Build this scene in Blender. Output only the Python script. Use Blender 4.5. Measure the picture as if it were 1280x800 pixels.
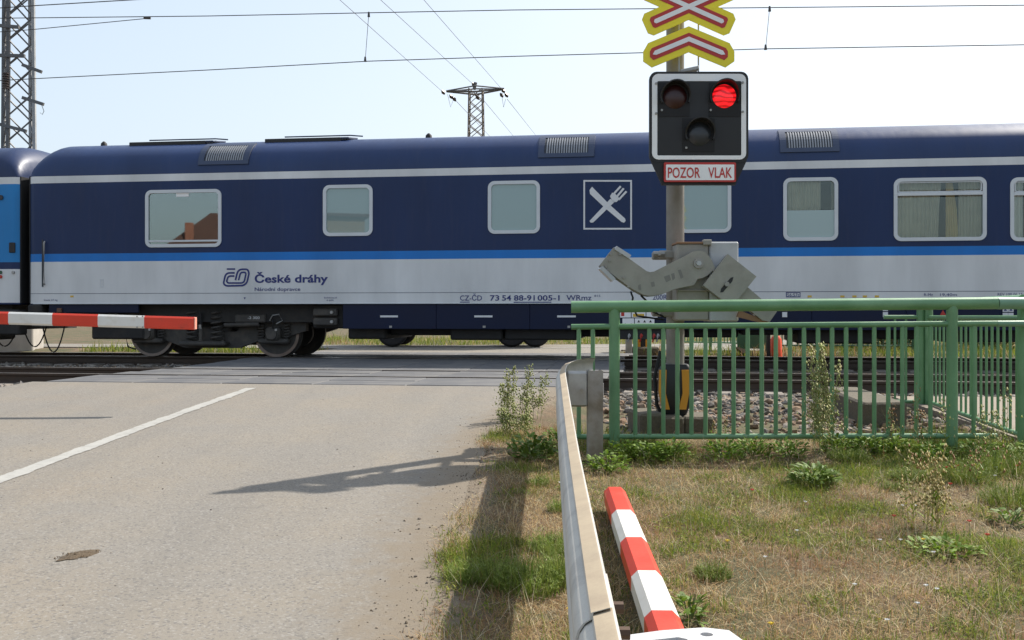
import bpy, math, random
import numpy as np
from mathutils import Vector, Matrix, noise as mnoise

# ------------------------------------------------------------------ scene, camera, light
for o in list(bpy.data.objects):
    bpy.data.objects.remove(o)
SC = bpy.context.scene
COL = SC.collection
random.seed(7)
RNG = np.random.default_rng(11)
R = math.radians

F, EYE, CX, HY = 1300.0, 1.2, 640.0, 389.0        # focal length in photo pixels, eye height, horizon row
cd = bpy.data.cameras.new('camera')
cam = bpy.data.objects.new('camera', cd)
COL.objects.link(cam)
cd.sensor_width = 36.0
cd.lens = F / 1280.0 * 36.0
cd.shift_y = -(400 - HY) / 1280.0
cd.clip_start = 0.05
cd.clip_end = 3000
cam.location = (0, 0, EYE)
cam.rotation_euler = (R(90), 0, 0)
SC.camera = cam

SUN_DIR = Vector((0.765, 0.63, 1.0)).normalized()   # towards the sun: right, beyond the train
wd = bpy.data.worlds.new('World')
SC.world = wd
wd.use_nodes = True
nt = wd.node_tree
for n in list(nt.nodes):
    nt.nodes.remove(n)
sky = nt.nodes.new('ShaderNodeTexSky')
sky.sky_type = 'NISHITA'
sky.sun_disc = False
sky.sun_elevation = math.asin(SUN_DIR.z)
sky.sun_rotation = math.atan2(SUN_DIR.x, SUN_DIR.y)
sky.altitude = 200
sky.air_density = 1.0
sky.dust_density = 4.0
sky.ozone_density = 1.0
bg = nt.nodes.new('ShaderNodeBackground')
bg.inputs['Strength'].default_value = 0.148
wo = nt.nodes.new('ShaderNodeOutputWorld')
hz = nt.nodes.new('ShaderNodeGamma')            # thin high haze evens the sky out
hz.inputs['Gamma'].default_value = 0.42
hs_ = nt.nodes.new('ShaderNodeVectorMath'); hs_.operation = 'MULTIPLY'; hs_.inputs[1].default_value = (1.49, 1.58, 1.65)
nt.links.new(sky.outputs[0], hz.inputs['Color'])
nt.links.new(hz.outputs[0], hs_.inputs[0])
nt.links.new(hs_.outputs[0], bg.inputs[0])
nt.links.new(bg.outputs[0], wo.inputs[0])

sd = bpy.data.lights.new('sun', 'SUN')
sd.energy = 3.15
sd.angle = R(0.6)
sd.color = (1.0, 0.94, 0.85)
sun = bpy.data.objects.new('sun', sd)
COL.objects.link(sun)
sun.rotation_euler = SUN_DIR.to_track_quat('Z', 'Y').to_euler()
sun.location = (20, 20, 30)

SC.view_settings.view_transform = 'Standard'
SC.view_settings.look = 'None'
SC.view_settings.gamma = 1.0
SC.view_settings.exposure = 1.16
SC.render.engine = 'CYCLES'
SC.cycles.max_bounces = 6
SC.cycles.transparent_max_bounces = 16

# ------------------------------------------------------------------ helpers
def S(r, g, b):
    """sRGB 0-255 to linear"""
    return tuple((c / 255 / 12.92) if c / 255 <= .04045 else ((c / 255 + .055) / 1.055) ** 2.4 for c in (r, g, b))

def W(x, y, Y):
    """photo pixel at depth Y to a world point"""
    return ((x - CX) / F * Y, Y, EYE - (y - HY) / F * Y)

ORG = {}
def tag(o, label=None, cat=None, group=None, kind=None):
    if label: o['label'] = label
    if cat: o['category'] = cat
    if group: o['group'] = group
    if kind: o['kind'] = kind
    return o

def thing(name, label, cat, loc=(0, 0, 0), rz=0.0, group=None):
    o = bpy.data.objects.new(name, None)
    o.empty_display_size = .1
    COL.objects.link(o)
    o.location = loc
    o.rotation_euler = (0, 0, rz)
    ORG[o.name] = Vector(loc)
    return tag(o, label, cat, group)

def link(name, me, m, parent=None, loc=None):
    o = bpy.data.objects.new(name, me)
    COL.objects.link(o)
    if m is not None and not me.materials:
        me.materials.append(m)
    if parent is not None:
        o.parent = parent
        ORG[o.name] = ORG[parent.name]
    else:
        ORG[o.name] = Vector((0, 0, 0))
    if loc is not None:
        o.location = loc
    return o

def copy_tree(o, parent=None):
    c = o.copy()
    COL.objects.link(c)
    c.parent = parent
    for ch in list(o.children):
        copy_tree(ch, c)
    return c

class MB:
    """collects shapes for ONE mesh"""
    def __init__(s):
        s.v = []; s.f = []
    def add(s, vs, fs):
        b = len(s.v)
        s.v.extend([tuple(p) for p in vs])
        s.f.extend([tuple(i + b for i in f) for f in fs])
        return s
    def box(s, c, d, M=None, bev=0.0):
        x, y, z = d[0] / 2, d[1] / 2, d[2] / 2
        if bev > 0:
            b = min(bev, x * .9, y * .9, z * .9)
            vs = []; 
            for sx in (-1, 1):
                for sy in (-1, 1):
                    for sz in (-1, 1):
                        vs += [(sx * x, sy * (y - b), sz * (z - b)), (sx * (x - b), sy * y, sz * (z - b)), (sx * (x - b), sy * (y - b), sz * z)]
            def I(sx, sy, sz, k): return ((sx > 0) * 4 + (sy > 0) * 2 + (sz > 0)) * 3 + k
            fs = []
            for q in (-1, 1):
                fs.append([I(q, -1, -1, 0), I(q, 1, -1, 0), I(q, 1, 1, 0), I(q, -1, 1, 0)][::q])
                fs.append([I(-1, q, -1, 1), I(1, q, -1, 1), I(1, q, 1, 1), I(-1, q, 1, 1)][::-q])
                fs.append([I(-1, -1, q, 2), I(1, -1, q, 2), I(1, 1, q, 2), I(-1, 1, q, 2)][::q])
            for a in (-1, 1):
                for b2 in (-1, 1):
                    fs.append([I(-1, a, b2, 1), I(1, a, b2, 1), I(1, a, b2, 2), I(-1, a, b2, 2)][::-a * b2])
                    fs.append([I(a, -1, b2, 0), I(a, 1, b2, 0), I(a, 1, b2, 2), I(a, -1, b2, 2)][::a * b2])
                    fs.append([I(a, b2, -1, 0), I(a, b2, 1, 0), I(a, b2, 1, 1), I(a, b2, -1, 1)][::-a * b2])
                    for c3 in (-1, 1):
                        fs.append([I(a, b2, c3, 0), I(a, b2, c3, 1), I(a, b2, c3, 2)][::a * b2 * c3])
        else:
            vs = [(sx * x, sy * y, sz * z) for sx in (-1, 1) for sy in (-1, 1) for sz in (-1, 1)]
            fs = [(0, 1, 3, 2), (4, 6, 7, 5), (0, 4, 5, 1), (2, 3, 7, 6), (0, 2, 6, 4), (1, 5, 7, 3)]
        if M is not None:
            vs = [M @ Vector(p) for p in vs]
        return s.add([(p[0] + c[0], p[1] + c[1], p[2] + c[2]) for p in vs], fs)
    def tube(s, pts, r, n=10, cap=True, roll=0.0):
        pts = [Vector(p) for p in pts]
        m = len(pts)
        rr = r if isinstance(r, (list, tuple)) else [r] * m
        ref = None
        vs = []; fs = []
        for i, p in enumerate(pts):
            d = (pts[min(i + 1, m - 1)] - pts[max(i - 1, 0)])
            if d.length < 1e-9: d = Vector((0, 0, 1))
            d.normalize()
            if ref is None:
                ref = Vector((0, 0, 1)) if abs(d.z) < .9 else Vector((1, 0, 0))
            a = d.cross(ref)
            if a.length < 1e-6: a = d.orthogonal()
            a.normalize(); b = d.cross(a).normalized()
            ref = -b if False else ref
            for k in range(n):
                t = 2 * math.pi * k / n + roll
                vs.append(p + (a * math.cos(t) + b * math.sin(t)) * rr[i])
        for i in range(m - 1):
            for k in range(n):
                k2 = (k + 1) % n
                fs.append((i * n + k, i * n + k2, (i + 1) * n + k2, (i + 1) * n + k))
        if cap:
            fs.append(tuple(range(n))[::-1]); fs.append(tuple((m - 1) * n + k for k in range(n)))
        return s.add(vs, fs)
    def prism(s, poly, y0, y1, plane='xz'):
        """2-D outline (a,b) extruded along the third axis from y0 (front) to y1"""
        n = len(poly)
        if plane == 'xz':
            P = lambda a, b, c: (a, c, b)
        elif plane == 'yz':
            P = lambda a, b, c: (c, a, b)
        else:
            P = lambda a, b, c: (a, b, c)
        vs = [P(a, b, y0) for a, b in poly] + [P(a, b, y1) for a, b in poly]
        fs = [tuple(range(n)), tuple(range(2 * n - 1, n - 1, -1))]
        for i in range(n):
            j = (i + 1) % n
            fs.append((i, i + n, j + n, j))
        return s.add(vs, fs)
    def ring(s, outer, inner, y0, y1):
        """frame between two outlines with equal point counts, in xz, front y0, back y1"""
        n = len(outer)
        vs = [(a, y0, b) for a, b in outer] + [(a, y0, b) for a, b in inner] + [(a, y1, b) for a, b in outer] + [(a, y1, b) for a, b in inner]
        fs = []
        for i in range(n):
            j = (i + 1) % n
            fs += [(i, j, n + j, n + i), (2 * n + j, 2 * n + i, 3 * n + i, 3 * n + j), (i, 2 * n + i, 2 * n + j, j), (n + i, n + j, 3 * n + j, 3 * n + i)]
        return s.add(vs, fs)
    def sweep(s, prof, path, closed=True):
        """prof: list of (side, up); path: list of (point, side_vector)"""
        n = len(prof); vs = []; fs = []
        for p, sd_ in path:
            for a, b in prof:
                vs.append((p[0] + sd_[0] * a, p[1] + sd_[1] * a, p[2] + b))
        for i in range(len(path) - 1):
            for k in range(n if closed else n - 1):
                k2 = (k + 1) % n
                fs.append((i * n + k, i * n + k2, (i + 1) * n + k2, (i + 1) * n + k))
        if closed:
            fs.append(tuple(range(n))[::-1]); fs.append(tuple((len(path) - 1) * n + k for k in range(n)))
        return s.add(vs, fs)
    def cyl(s, c, axis, r, l, n=20, r2=None):
        a = Vector(axis).normalized()
        c = Vector(c)
        return s.tube([c - a * l / 2, c + a * l / 2], [r, r if r2 is None else r2], n)
    def mesh(s, name, smooth=False, off=None):
        me = bpy.data.meshes.new(name)
        v = s.v if off is None else [(p[0] - off[0], p[1] - off[1], p[2] - off[2]) for p in s.v]
        me.from_pydata(v, [], s.f)
        import bmesh
        bm = bmesh.new(); bm.from_mesh(me)
        bmesh.ops.recalc_face_normals(bm, faces=bm.faces)
        bm.to_mesh(me); bm.free()
        if smooth:
            me.shade_smooth()
            try: me.set_sharp_from_angle(angle=R(38))
            except Exception: pass
        me.update()
        return me
    def build(s, name, m, parent=None, smooth=False, world=False):
        off = ORG[parent.name] if (world and parent is not None) else None
        return link(name, s.mesh(name, smooth, off), m, parent)

def rrect(x0, x1, z0, z1, r, n=5):
    pts = []
    for cx, cz, a0 in ((x1 - r, z1 - r, 0), (x0 + r, z1 - r, 90), (x0 + r, z0 + r, 180), (x1 - r, z0 + r, 270)):
        for k in range(n + 1):
            a = R(a0 + 90 * k / n)
            pts.append((cx + r * math.cos(a), cz + r * math.sin(a)))
    return pts

def stroke(path, w, closed=False):
    """flat ribbon outline pieces along a 2-D path -> list of quads (list of 4 points)"""
    P = [Vector(p) for p in path]; m = len(P); L = []; Rr = []
    for i in range(m):
        a = P[(i - 1) % m] if (closed or i > 0) else P[i]
        b = P[(i + 1) % m] if (closed or i < m - 1) else P[i]
        d1 = (P[i] - a); d2 = (b - P[i])
        if d1.length < 1e-9: d1 = d2
        if d2.length < 1e-9: d2 = d1
        d1.normalize(); d2.normalize()
        n1 = Vector((-d1.y, d1.x)); n2 = Vector((-d2.y, d2.x))
        n = (n1 + n2); n.normalize()
        k = 1 / max(.5, n.dot(n1))
        L.append(P[i] + n * w / 2 * k); Rr.append(P[i] - n * w / 2 * k)
    q = []
    for i in range(m if closed else m - 1):
        j = (i + 1) % m
        q.append([L[i], L[j], Rr[j], Rr[i]])
    return q

def rounded(path, r, n=4):
    """round the inner corners of an open path"""
    P = [Vector(p) for p in path]; out = [P[0]]
    for i in range(1, len(P) - 1):
        a, b, c = P[i - 1], P[i], P[i + 1]
        d = min(r, (a - b).length * .48, (c - b).length * .48)
        p0 = b + (a - b).normalized() * d; p1 = b + (c - b).normalized() * d
        for k in range(n + 1):
            t = k / n
            out.append(p0 * (1 - t) ** 2 + b * 2 * t * (1 - t) + p1 * t ** 2)
    out.append(P[-1])
    return out

_txt = {}
def text_shape(s, bold=0.0):
    """lettering as (verts2d, faces) normalised so that cap height is about 1"""
    key = (s, bold)
    if key in _txt: return _txt[key]
    cu = bpy.data.curves.new('lettering', 'FONT')
    cu.body = s; cu.size = 1.0; cu.offset = bold; cu.resolution_u = 3
    o = bpy.data.objects.new('lettering', cu); COL.objects.link(o)
    dg = bpy.context.evaluated_depsgraph_get(); dg.update()
    me = bpy.data.meshes.new_from_object(o.evaluated_get(dg))
    vs = [(v.co.x, v.co.y) for v in me.vertices]
    fs = [tuple(p.vertices) for p in me.polygons]
    bpy.data.objects.remove(o); bpy.data.curves.remove(cu); bpy.data.meshes.remove(me)
    _txt[key] = (vs, fs)
    return vs, fs

def text_fit(s, x0, x1, z0, h, y, bold=0.0, base_h=0.72):
    """lettering stretched from x0 to x1 on baseline z0 with cap height h, facing -y, at depth y"""
    vs, fs = text_shape(s, bold)
    ax = min(v[0] for v in vs); bx = max(v[0] for v in vs)
    kx = (x1 - x0) / (bx - ax); kz = h / base_h
    return MB().add([(x0 + (v[0] - ax) * kx, y, z0 + v[1] * kz) for v in vs], fs)

# ------------------------------------------------------------------ materials
MATS = {}
def nmat(name):
    m = bpy.data.materials.new(name); m.use_nodes = True
    t = m.node_tree
    return m, t, t.nodes, t.links, t.nodes['Principled BSDF']

def mat(name, col, rough=.6, metal=0.0, var=.12, vscale=3.0, bump=0.0, bscale=60.0, spec=.5, col2=None, mixscale=2.0, mixpos=(.45, .65), coat=0.0, fine=0.0, fscale=120.0):
    if name in MATS: return MATS[name]
    m, t, N, L, P = nmat(name)
    tc = N.new('ShaderNodeTexCoord')
    n1 = N.new('ShaderNodeTexNoise'); n1.inputs['Scale'].default_value = vscale; n1.inputs['Detail'].default_value = 6
    L.new(tc.outputs['Object'], n1.inputs['Vector'])
    base = N.new('ShaderNodeRGB'); base.outputs[0].default_value = (*col, 1)
    src = base.outputs[0]
    if col2 is not None:
        n2 = N.new('ShaderNodeTexNoise'); n2.inputs['Scale'].default_value = mixscale; n2.inputs['Detail'].default_value = 8; n2.inputs['Roughness'].default_value = .65
        L.new(tc.outputs['Object'], n2.inputs['Vector'])
        mr = N.new('ShaderNodeMapRange'); mr.inputs[1].default_value = mixpos[0]; mr.inputs[2].default_value = mixpos[1]
        L.new(n2.outputs[0], mr.inputs[0])
        mx = N.new('ShaderNodeMix'); mx.data_type = 'RGBA'
        L.new(mr.outputs[0], mx.inputs[0]); L.new(src, mx.inputs[6]); mx.inputs[7].default_value = (*col2, 1)
        src = mx.outputs[2]
    def mulnoise(src, noise_out, amt):
        mr = N.new('ShaderNodeMapRange'); mr.inputs[1].default_value = .25; mr.inputs[2].default_value = .75
        mr.inputs[3].default_value = 1 - amt; mr.inputs[4].default_value = 1 + amt
        L.new(noise_out, mr.inputs[0])
        vm = N.new('ShaderNodeVectorMath'); vm.operation = 'SCALE'
        L.new(src, vm.inputs[0]); L.new(mr.outputs[0], vm.inputs['Scale'])
        return vm.outputs[0]
    if var: src = mulnoise(src, n1.outputs[0], var)
    if fine:
        n3 = N.new('ShaderNodeTexNoise'); n3.inputs['Scale'].default_value = fscale; n3.inputs['Detail'].default_value = 3
        L.new(tc.outputs['Object'], n3.inputs['Vector'])
        src = mulnoise(src, n3.outputs[0], fine)
    L.new(src, P.inputs['Base Color'])
    rr = N.new('ShaderNodeMapRange'); rr.inputs[1].default_value = .3; rr.inputs[2].default_value = .7
    rr.inputs[3].default_value = max(.02, rough - .08); rr.inputs[4].default_value = min(1, rough + .08)
    L.new(n1.outputs[0], rr.inputs[0]); L.new(rr.outputs[0], P.inputs['Roughness'])
    P.inputs['Metallic'].default_value = metal
    P.inputs['Specular IOR Level'].default_value = spec
    P.inputs['Coat Weight'].default_value = coat
    P.inputs['Coat Roughness'].default_value = .08
    if bump:
        nb = N.new('ShaderNodeTexNoise'); nb.inputs['Scale'].default_value = bscale; nb.inputs['Detail'].default_value = 5
        L.new(tc.outputs['Object'], nb.inputs['Vector'])
        b = N.new('ShaderNodeBump'); b.inputs['Strength'].default_value = bump; b.inputs['Distance'].default_value = .01
        L.new(nb.outputs[0], b.inputs['Height']); L.new(b.outputs[0], P.inputs['Normal'])
    MATS[name] = m
    return m

def attr_mat(name, translucent=0.0, rough=.8):
    m, t, N, L, P = nmat(name)
    a = N.new('ShaderNodeAttribute'); a.attribute_name = 'col'
    L.new(a.outputs['Color'], P.inputs['Base Color'])
    P.inputs['Roughness'].default_value = rough
    P.inputs['Specular IOR Level'].default_value = .25
    if translucent:
        tr = N.new('ShaderNodeBsdfTranslucent'); L.new(a.outputs['Color'], tr.inputs['Color'])
        mx = N.new('ShaderNodeMixShader'); mx.inputs[0].default_value = translucent
        L.new(P.outputs[0], mx.inputs[1]); L.new(tr.outputs[0], mx.inputs[2])
        L.new(mx.outputs[0], N['Material Output'].inputs['Surface'])
    MATS[name] = m
    return m

def livery_mat(name, bands, rough=.36):
    """paint bands by height: [(z_from, colour), ...]"""
    m, t, N, L, P = nmat(name)
    tc = N.new('ShaderNodeTexCoord'); sx = N.new('ShaderNodeSeparateXYZ')
    L.new(tc.outputs['Object'], sx.inputs[0])
    mr = N.new('ShaderNodeMapRange'); mr.inputs[1].default_value = 0; mr.inputs[2].default_value = 5
    L.new(sx.outputs[2], mr.inputs[0])
    cr = N.new('ShaderNodeValToRGB'); cr.color_ramp.interpolation = 'CONSTANT'
    E = cr.color_ramp.elements
    while len(E) < len(bands): E.new(.5)
    for e, (z, c) in zip(E, bands):
        e.position = z / 5; e.color = (*c, 1)
    L.new(mr.outputs[0], cr.inputs[0])
    nz = N.new('ShaderNodeTexNoise'); nz.inputs['Scale'].default_value = 1.3; nz.inputs['Detail'].default_value = 7
    mp = N.new('ShaderNodeMapping'); mp.inputs['Scale'].default_value = (1, 1, .35)
    L.new(tc.outputs['Object'], mp.inputs[0]); L.new(mp.outputs[0], nz.inputs['Vector'])
    m2 = N.new('ShaderNodeMapRange'); m2.inputs[1].default_value = .3; m2.inputs[2].default_value = .7; m2.inputs[3].default_value = .86; m2.inputs[4].default_value = 1.1
    L.new(nz.outputs[0], m2.inputs[0])
    vm = N.new('ShaderNodeVectorMath'); vm.operation = 'SCALE'
    L.new(cr.outputs[0], vm.inputs[0]); L.new(m2.outputs[0], vm.inputs['Scale'])
    # road dust that settled on the paint: shapeless streaks
    dn = N.new('ShaderNodeTexNoise'); dn.inputs['Scale'].default_value = 5; dn.inputs['Detail'].default_value = 8
    mp2 = N.new('ShaderNodeMapping'); mp2.inputs['Scale'].default_value = (2.2, 1, .25)
    L.new(tc.outputs['Object'], mp2.inputs[0]); L.new(mp2.outputs[0], dn.inputs['Vector'])
    m3 = N.new('ShaderNodeMapRange'); m3.inputs[1].default_value = .5; m3.inputs[2].default_value = .85; m3.inputs[3].default_value = 0; m3.inputs[4].default_value = .07
    L.new(dn.outputs[0], m3.inputs[0])
    mx = N.new('ShaderNodeMix'); mx.data_type = 'RGBA'
    L.new(m3.outputs[0], mx.inputs[0]); L.new(vm.outputs[0], mx.inputs[6]); mx.inputs[7].default_value = (.16, .14, .12, 1)
    L.new(mx.outputs[2], P.inputs['Base Color'])
    m4 = N.new('ShaderNodeMapRange'); m4.inputs[3].default_value = rough - .06; m4.inputs[4].default_value = rough + .2
    L.new(dn.outputs[0], m4.inputs[0]); L.new(m4.outputs[0], P.inputs['Roughness'])
    # slightly wavy sheet metal
    wn = N.new('ShaderNodeTexNoise'); wn.inputs['Scale'].default_value = 1.1; wn.inputs['Detail'].default_value = 1
    L.new(tc.outputs['Object'], wn.inputs['Vector'])
    bp = N.new('ShaderNodeBump'); bp.inputs['Strength'].default_value = .25; bp.inputs['Distance'].default_value = .02
    L.new(wn.outputs[0], bp.inputs['Height']); L.new(bp.outputs[0], P.inputs['Normal'])
    P.inputs['Specular IOR Level'].default_value = .35
    MATS[name] = m
    return m

def glass_mat(name, tint, refl, frosted=None):
    m, t, N, L, P = nmat(name)
    N.remove(P)
    gl = N.new('ShaderNodeBsdfGlossy'); gl.inputs['Roughness'].default_value = .015; gl.inputs['Color'].default_value = (.86, .97, .97, 1)
    if frosted is None:
        b = N.new('ShaderNodeBsdfTransparent'); b.inputs[0].default_value = (*tint, 1)
    else:
        b = N.new('ShaderNodeBsdfDiffuse'); b.inputs[0].default_value = (*frosted, 1)
    lw = N.new('ShaderNodeFresnel'); lw.inputs[0].default_value = 1.5
    ad = N.new('ShaderNodeMath'); ad.operation = 'ADD'; ad.use_clamp = True; ad.inputs[1].default_value = refl
    L.new(lw.outputs[0], ad.inputs[0])
    mx = N.new('ShaderNodeMixShader')
    L.new(ad.outputs[0], mx.inputs[0]); L.new(b.outputs[0], mx.inputs[1]); L.new(gl.outputs[0], mx.inputs[2])
    L.new(mx.outputs[0], N['Material Output'].inputs['Surface'])
    MATS[name] = m
    return m

def emit_mat(name, col, strength):
    m, t, N, L, P = nmat(name)
    P.inputs['Base Color'].default_value = (*col, 1)
    P.inputs['Emission Color'].default_value = (*col, 1)
    tc = N.new('ShaderNodeTexCoord')
    wv = N.new('ShaderNodeTexWave'); wv.inputs['Scale'].default_value = 8; wv.inputs['Distortion'].default_value = 5; wv.inputs['Detail'].default_value = 2
    wv.wave_type = 'BANDS'; wv.bands_direction = 'Z'
    L.new(tc.outputs['Object'], wv.inputs['Vector'])
    mr = N.new('ShaderNodeMapRange'); mr.inputs[3].default_value = strength * .12; mr.inputs[4].default_value = strength
    L.new(wv.outputs['Fac'], mr.inputs[0]); L.new(mr.outputs[0], P.inputs['Emission Strength'])
    P.inputs['Roughness'].default_value = .2
    MATS[name] = m
    return m

NAVY = (.0055, .0225, .086); BLUE = (.007, .165, .52); PALE = (.63, .64, .64); SKYB = (.013, .20, .50)
M_livery = livery_mat('dining_car_paint', [(0, NAVY), (1.338, PALE), (2.155, BLUE), (2.32, NAVY), (3.70, PALE), (3.835, (.019, .040, .115))])  # roof band lightened, the sun's sheen is put into its blue
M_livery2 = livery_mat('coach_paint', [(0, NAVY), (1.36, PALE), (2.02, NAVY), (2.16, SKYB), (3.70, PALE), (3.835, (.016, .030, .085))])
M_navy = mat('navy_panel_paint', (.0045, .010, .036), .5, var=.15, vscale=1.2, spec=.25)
M_trimgrey = mat('window_frame_paint', (.58, .61, .63), .4, var=.06)
M_white = mat('white_print', (.66, .67, .68), .5, var=.05)
M_print = mat('navy_print', (.014, .026, .15), .5, var=.05)
M_dark = mat('underframe_black', (.016, .0155, .015), .75, var=.3, vscale=6, bump=.3, bscale=30, col2=(.045, .038, .030), mixpos=(.5, .8))
M_bogie = mat('bogie_dusty_black', (.045, .042, .038), .7, var=.3, vscale=8, col2=(.095, .082, .066), mixscale=5, mixpos=(.45, .8), bump=.2)
M_steelworn = mat('worn_wheel_steel', (.20, .18, .165), .4, metal=.8, var=.2)
M_rubber = mat('black_rubber', (.013, .013, .014), .8, var=.2)
M_glass = glass_mat('coach_glass', (.86, .88, .85), .02)
M_glassclear = glass_mat('clear_coach_glass', (.80, .84, .81), .13)
M_frost = glass_mat('frosted_glass', (1, 1, 1), .06, frosted=(.22, .30, .30))
M_film = glass_mat('frosted_film', (1, 1, 1), .06, frosted=(.28, .36, .36))
M_curtain = mat('curtain_cloth', (.62, .58, .50), .9, var=.1, vscale=6)
M_curtain2 = mat('sunlit_curtain_cloth', (.78, .62, .30), .9, var=.1, vscale=6)  # curtain with the sun shining through put into its yellow
M_ventgrey = mat('roof_vent_metal', (.05, .065, .11), .45, metal=.3, var=.15)
M_ventdark = mat('roof_vent_dark', (.03, .035, .045), .6, var=.1)
M_yellowprint = mat('yellow_print', (.62, .40, .05), .5, var=.05)
M_redprint = mat('red_print', (.45, .03, .02), .5, var=.05)

M_galv = mat('galvanised_steel', (.36, .36, .35), .5, metal=.35, var=.18, vscale=9, col2=(.27, .255, .23), mixscale=5, mixpos=(.45, .75), bump=.08, bscale=90)
M_galvdust = mat('dusty_galvanised_beam', (.50, .475, .42), .72, metal=.0, var=.10, vscale=6, col2=(.30, .285, .26), mixscale=4, mixpos=(.5, .75), bump=.06, bscale=120, fine=.06, fscale=220)
M_dustflange = mat('dust_on_beam_flange', (.36, .29, .20), .85, var=.10, vscale=5, col2=(.28, .22, .155), mixscale=7, mixpos=(.45, .75), fine=.06, fscale=200)
M_drive = mat('grey_drive_housing_paint', (.275, .26, .225), .55, var=.14, vscale=6, col2=(.20, .185, .16), mixscale=4, mixpos=(.5, .78), bump=.06, bscale=80)
M_drivelight = mat('pale_drive_cover', (.40, .41, .42), .45, var=.08, vscale=4, col2=(.27, .265, .25), mixscale=3, mixpos=(.5, .8))
M_bolt = mat('bolt_steel', (.28, .27, .25), .4, metal=.7, var=.2)
M_mast = mat('grey_mast_paint', (.22, .205, .18), .55, metal=.1, var=.16, vscale=4, col2=(.15, .13, .105), mixscale=3, mixpos=(.45, .75))
M_black = mat('matt_black_paint', (.012, .012, .013), .55, var=.15)
M_signwhite = mat('sign_white', (.82, .82, .81), .45, var=.05, vscale=5)
M_signyellow = mat('sign_yellow', (.86, .72, .02), .4, var=.06, vscale=5)
M_signred = mat('sign_red', (.46, .028, .022), .4, var=.06, vscale=5)
M_orange = mat('orange_cover', (.62, .27, .02), .5, var=.1, vscale=5)
M_lamp_off = mat('unlit_lens', (.035, .006, .006), .4, var=.2, coat=.1)
M_lamp_off2 = mat('unlit_clear_lens', (.02, .024, .03), .35, var=.2, coat=.15)
M_lamp_on = emit_mat('lit_red_lens', (1.0, .014, .02), .5)
M_green = mat('green_railing_paint', (.115, .250, .116), .40, var=.15, vscale=3, col2=(.155, .285, .150), mixscale=1.5, bump=.05, bscale=60, fine=.05, fscale=90)
M_greendark = mat('dark_green_paint', (.03, .10, .05), .5, var=.15)
M_boomred = mat('boom_red', (.62, .040, .014), .42, var=.09, vscale=5, fine=.04, col2=(.46, .05, .025), mixscale=9, mixpos=(.56, .78), bump=.03, bscale=40)
M_boomwhite = mat('boom_white', (.68, .67, .63), .42, var=.06, vscale=5, col2=(.56, .53, .46), mixscale=8, mixpos=(.52, .78), bump=.03, bscale=40)
M_boomend = mat('boom_end_cap', (.72, .30, .22), .5, var=.08)
M_concrete = mat('old_concrete', (.118, .092, .062), .9, var=.25, vscale=5, col2=(.085, .075, .052), mixscale=5, mixpos=(.38, .62), bump=.9, bscale=28, fine=.2, fscale=60)
M_pathcon = mat('footpath_concrete', (.22, .175, .13), .85, var=.14, vscale=3, col2=(.22, .18, .14), mixscale=2.5, bump=.3, bscale=70, fine=.1)
M_lattice = mat('lattice_mast_steel', (.125, .122, .12), .6, metal=.3, var=.25, vscale=3)  # shaded steel, its grey lightened to carry the haze
M_latticelit = mat('lattice_mast_sunlit_steel', (.33, .33, .325), .55, metal=.3, var=.2, vscale=3)  # same steel, sunlight on the right-hand legs put into the colour
M_wire = mat('overhead_wire', (.07, .062, .055), .5, metal=.4, var=.1)
M_insul = mat('brown_insulator', (.05, .028, .02), .3, var=.1)
M_railside = mat('rusty_rail', (.050, .034, .024), .8, var=.25, vscale=12, bump=.1)
M_railtop = mat('polished_rail_head', (.40, .36, .32), .33, metal=.85, var=.1)
M_sleeper = mat('concrete_sleeper', (.19, .165, .14), .85, var=.2, vscale=5, bump=.3)
M_panel = mat('rubber_crossing_panel', (.098, .098, .102), .75, var=.14, vscale=4, col2=(.13, .125, .12), mixscale=3, bump=.25, bscale=140, fine=.1, fscale=160)
M_stone = attr_mat('ballast_stone', 0, .85)
M_blade = attr_mat('grass_blade', .32, .75)
M_leaf = attr_mat('leaf_green', .28, .6)
M_soil = mat('dirt_heap_soil', (.088, .062, .036), .95, var=.25, vscale=30, bump=.8, bscale=60)

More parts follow.
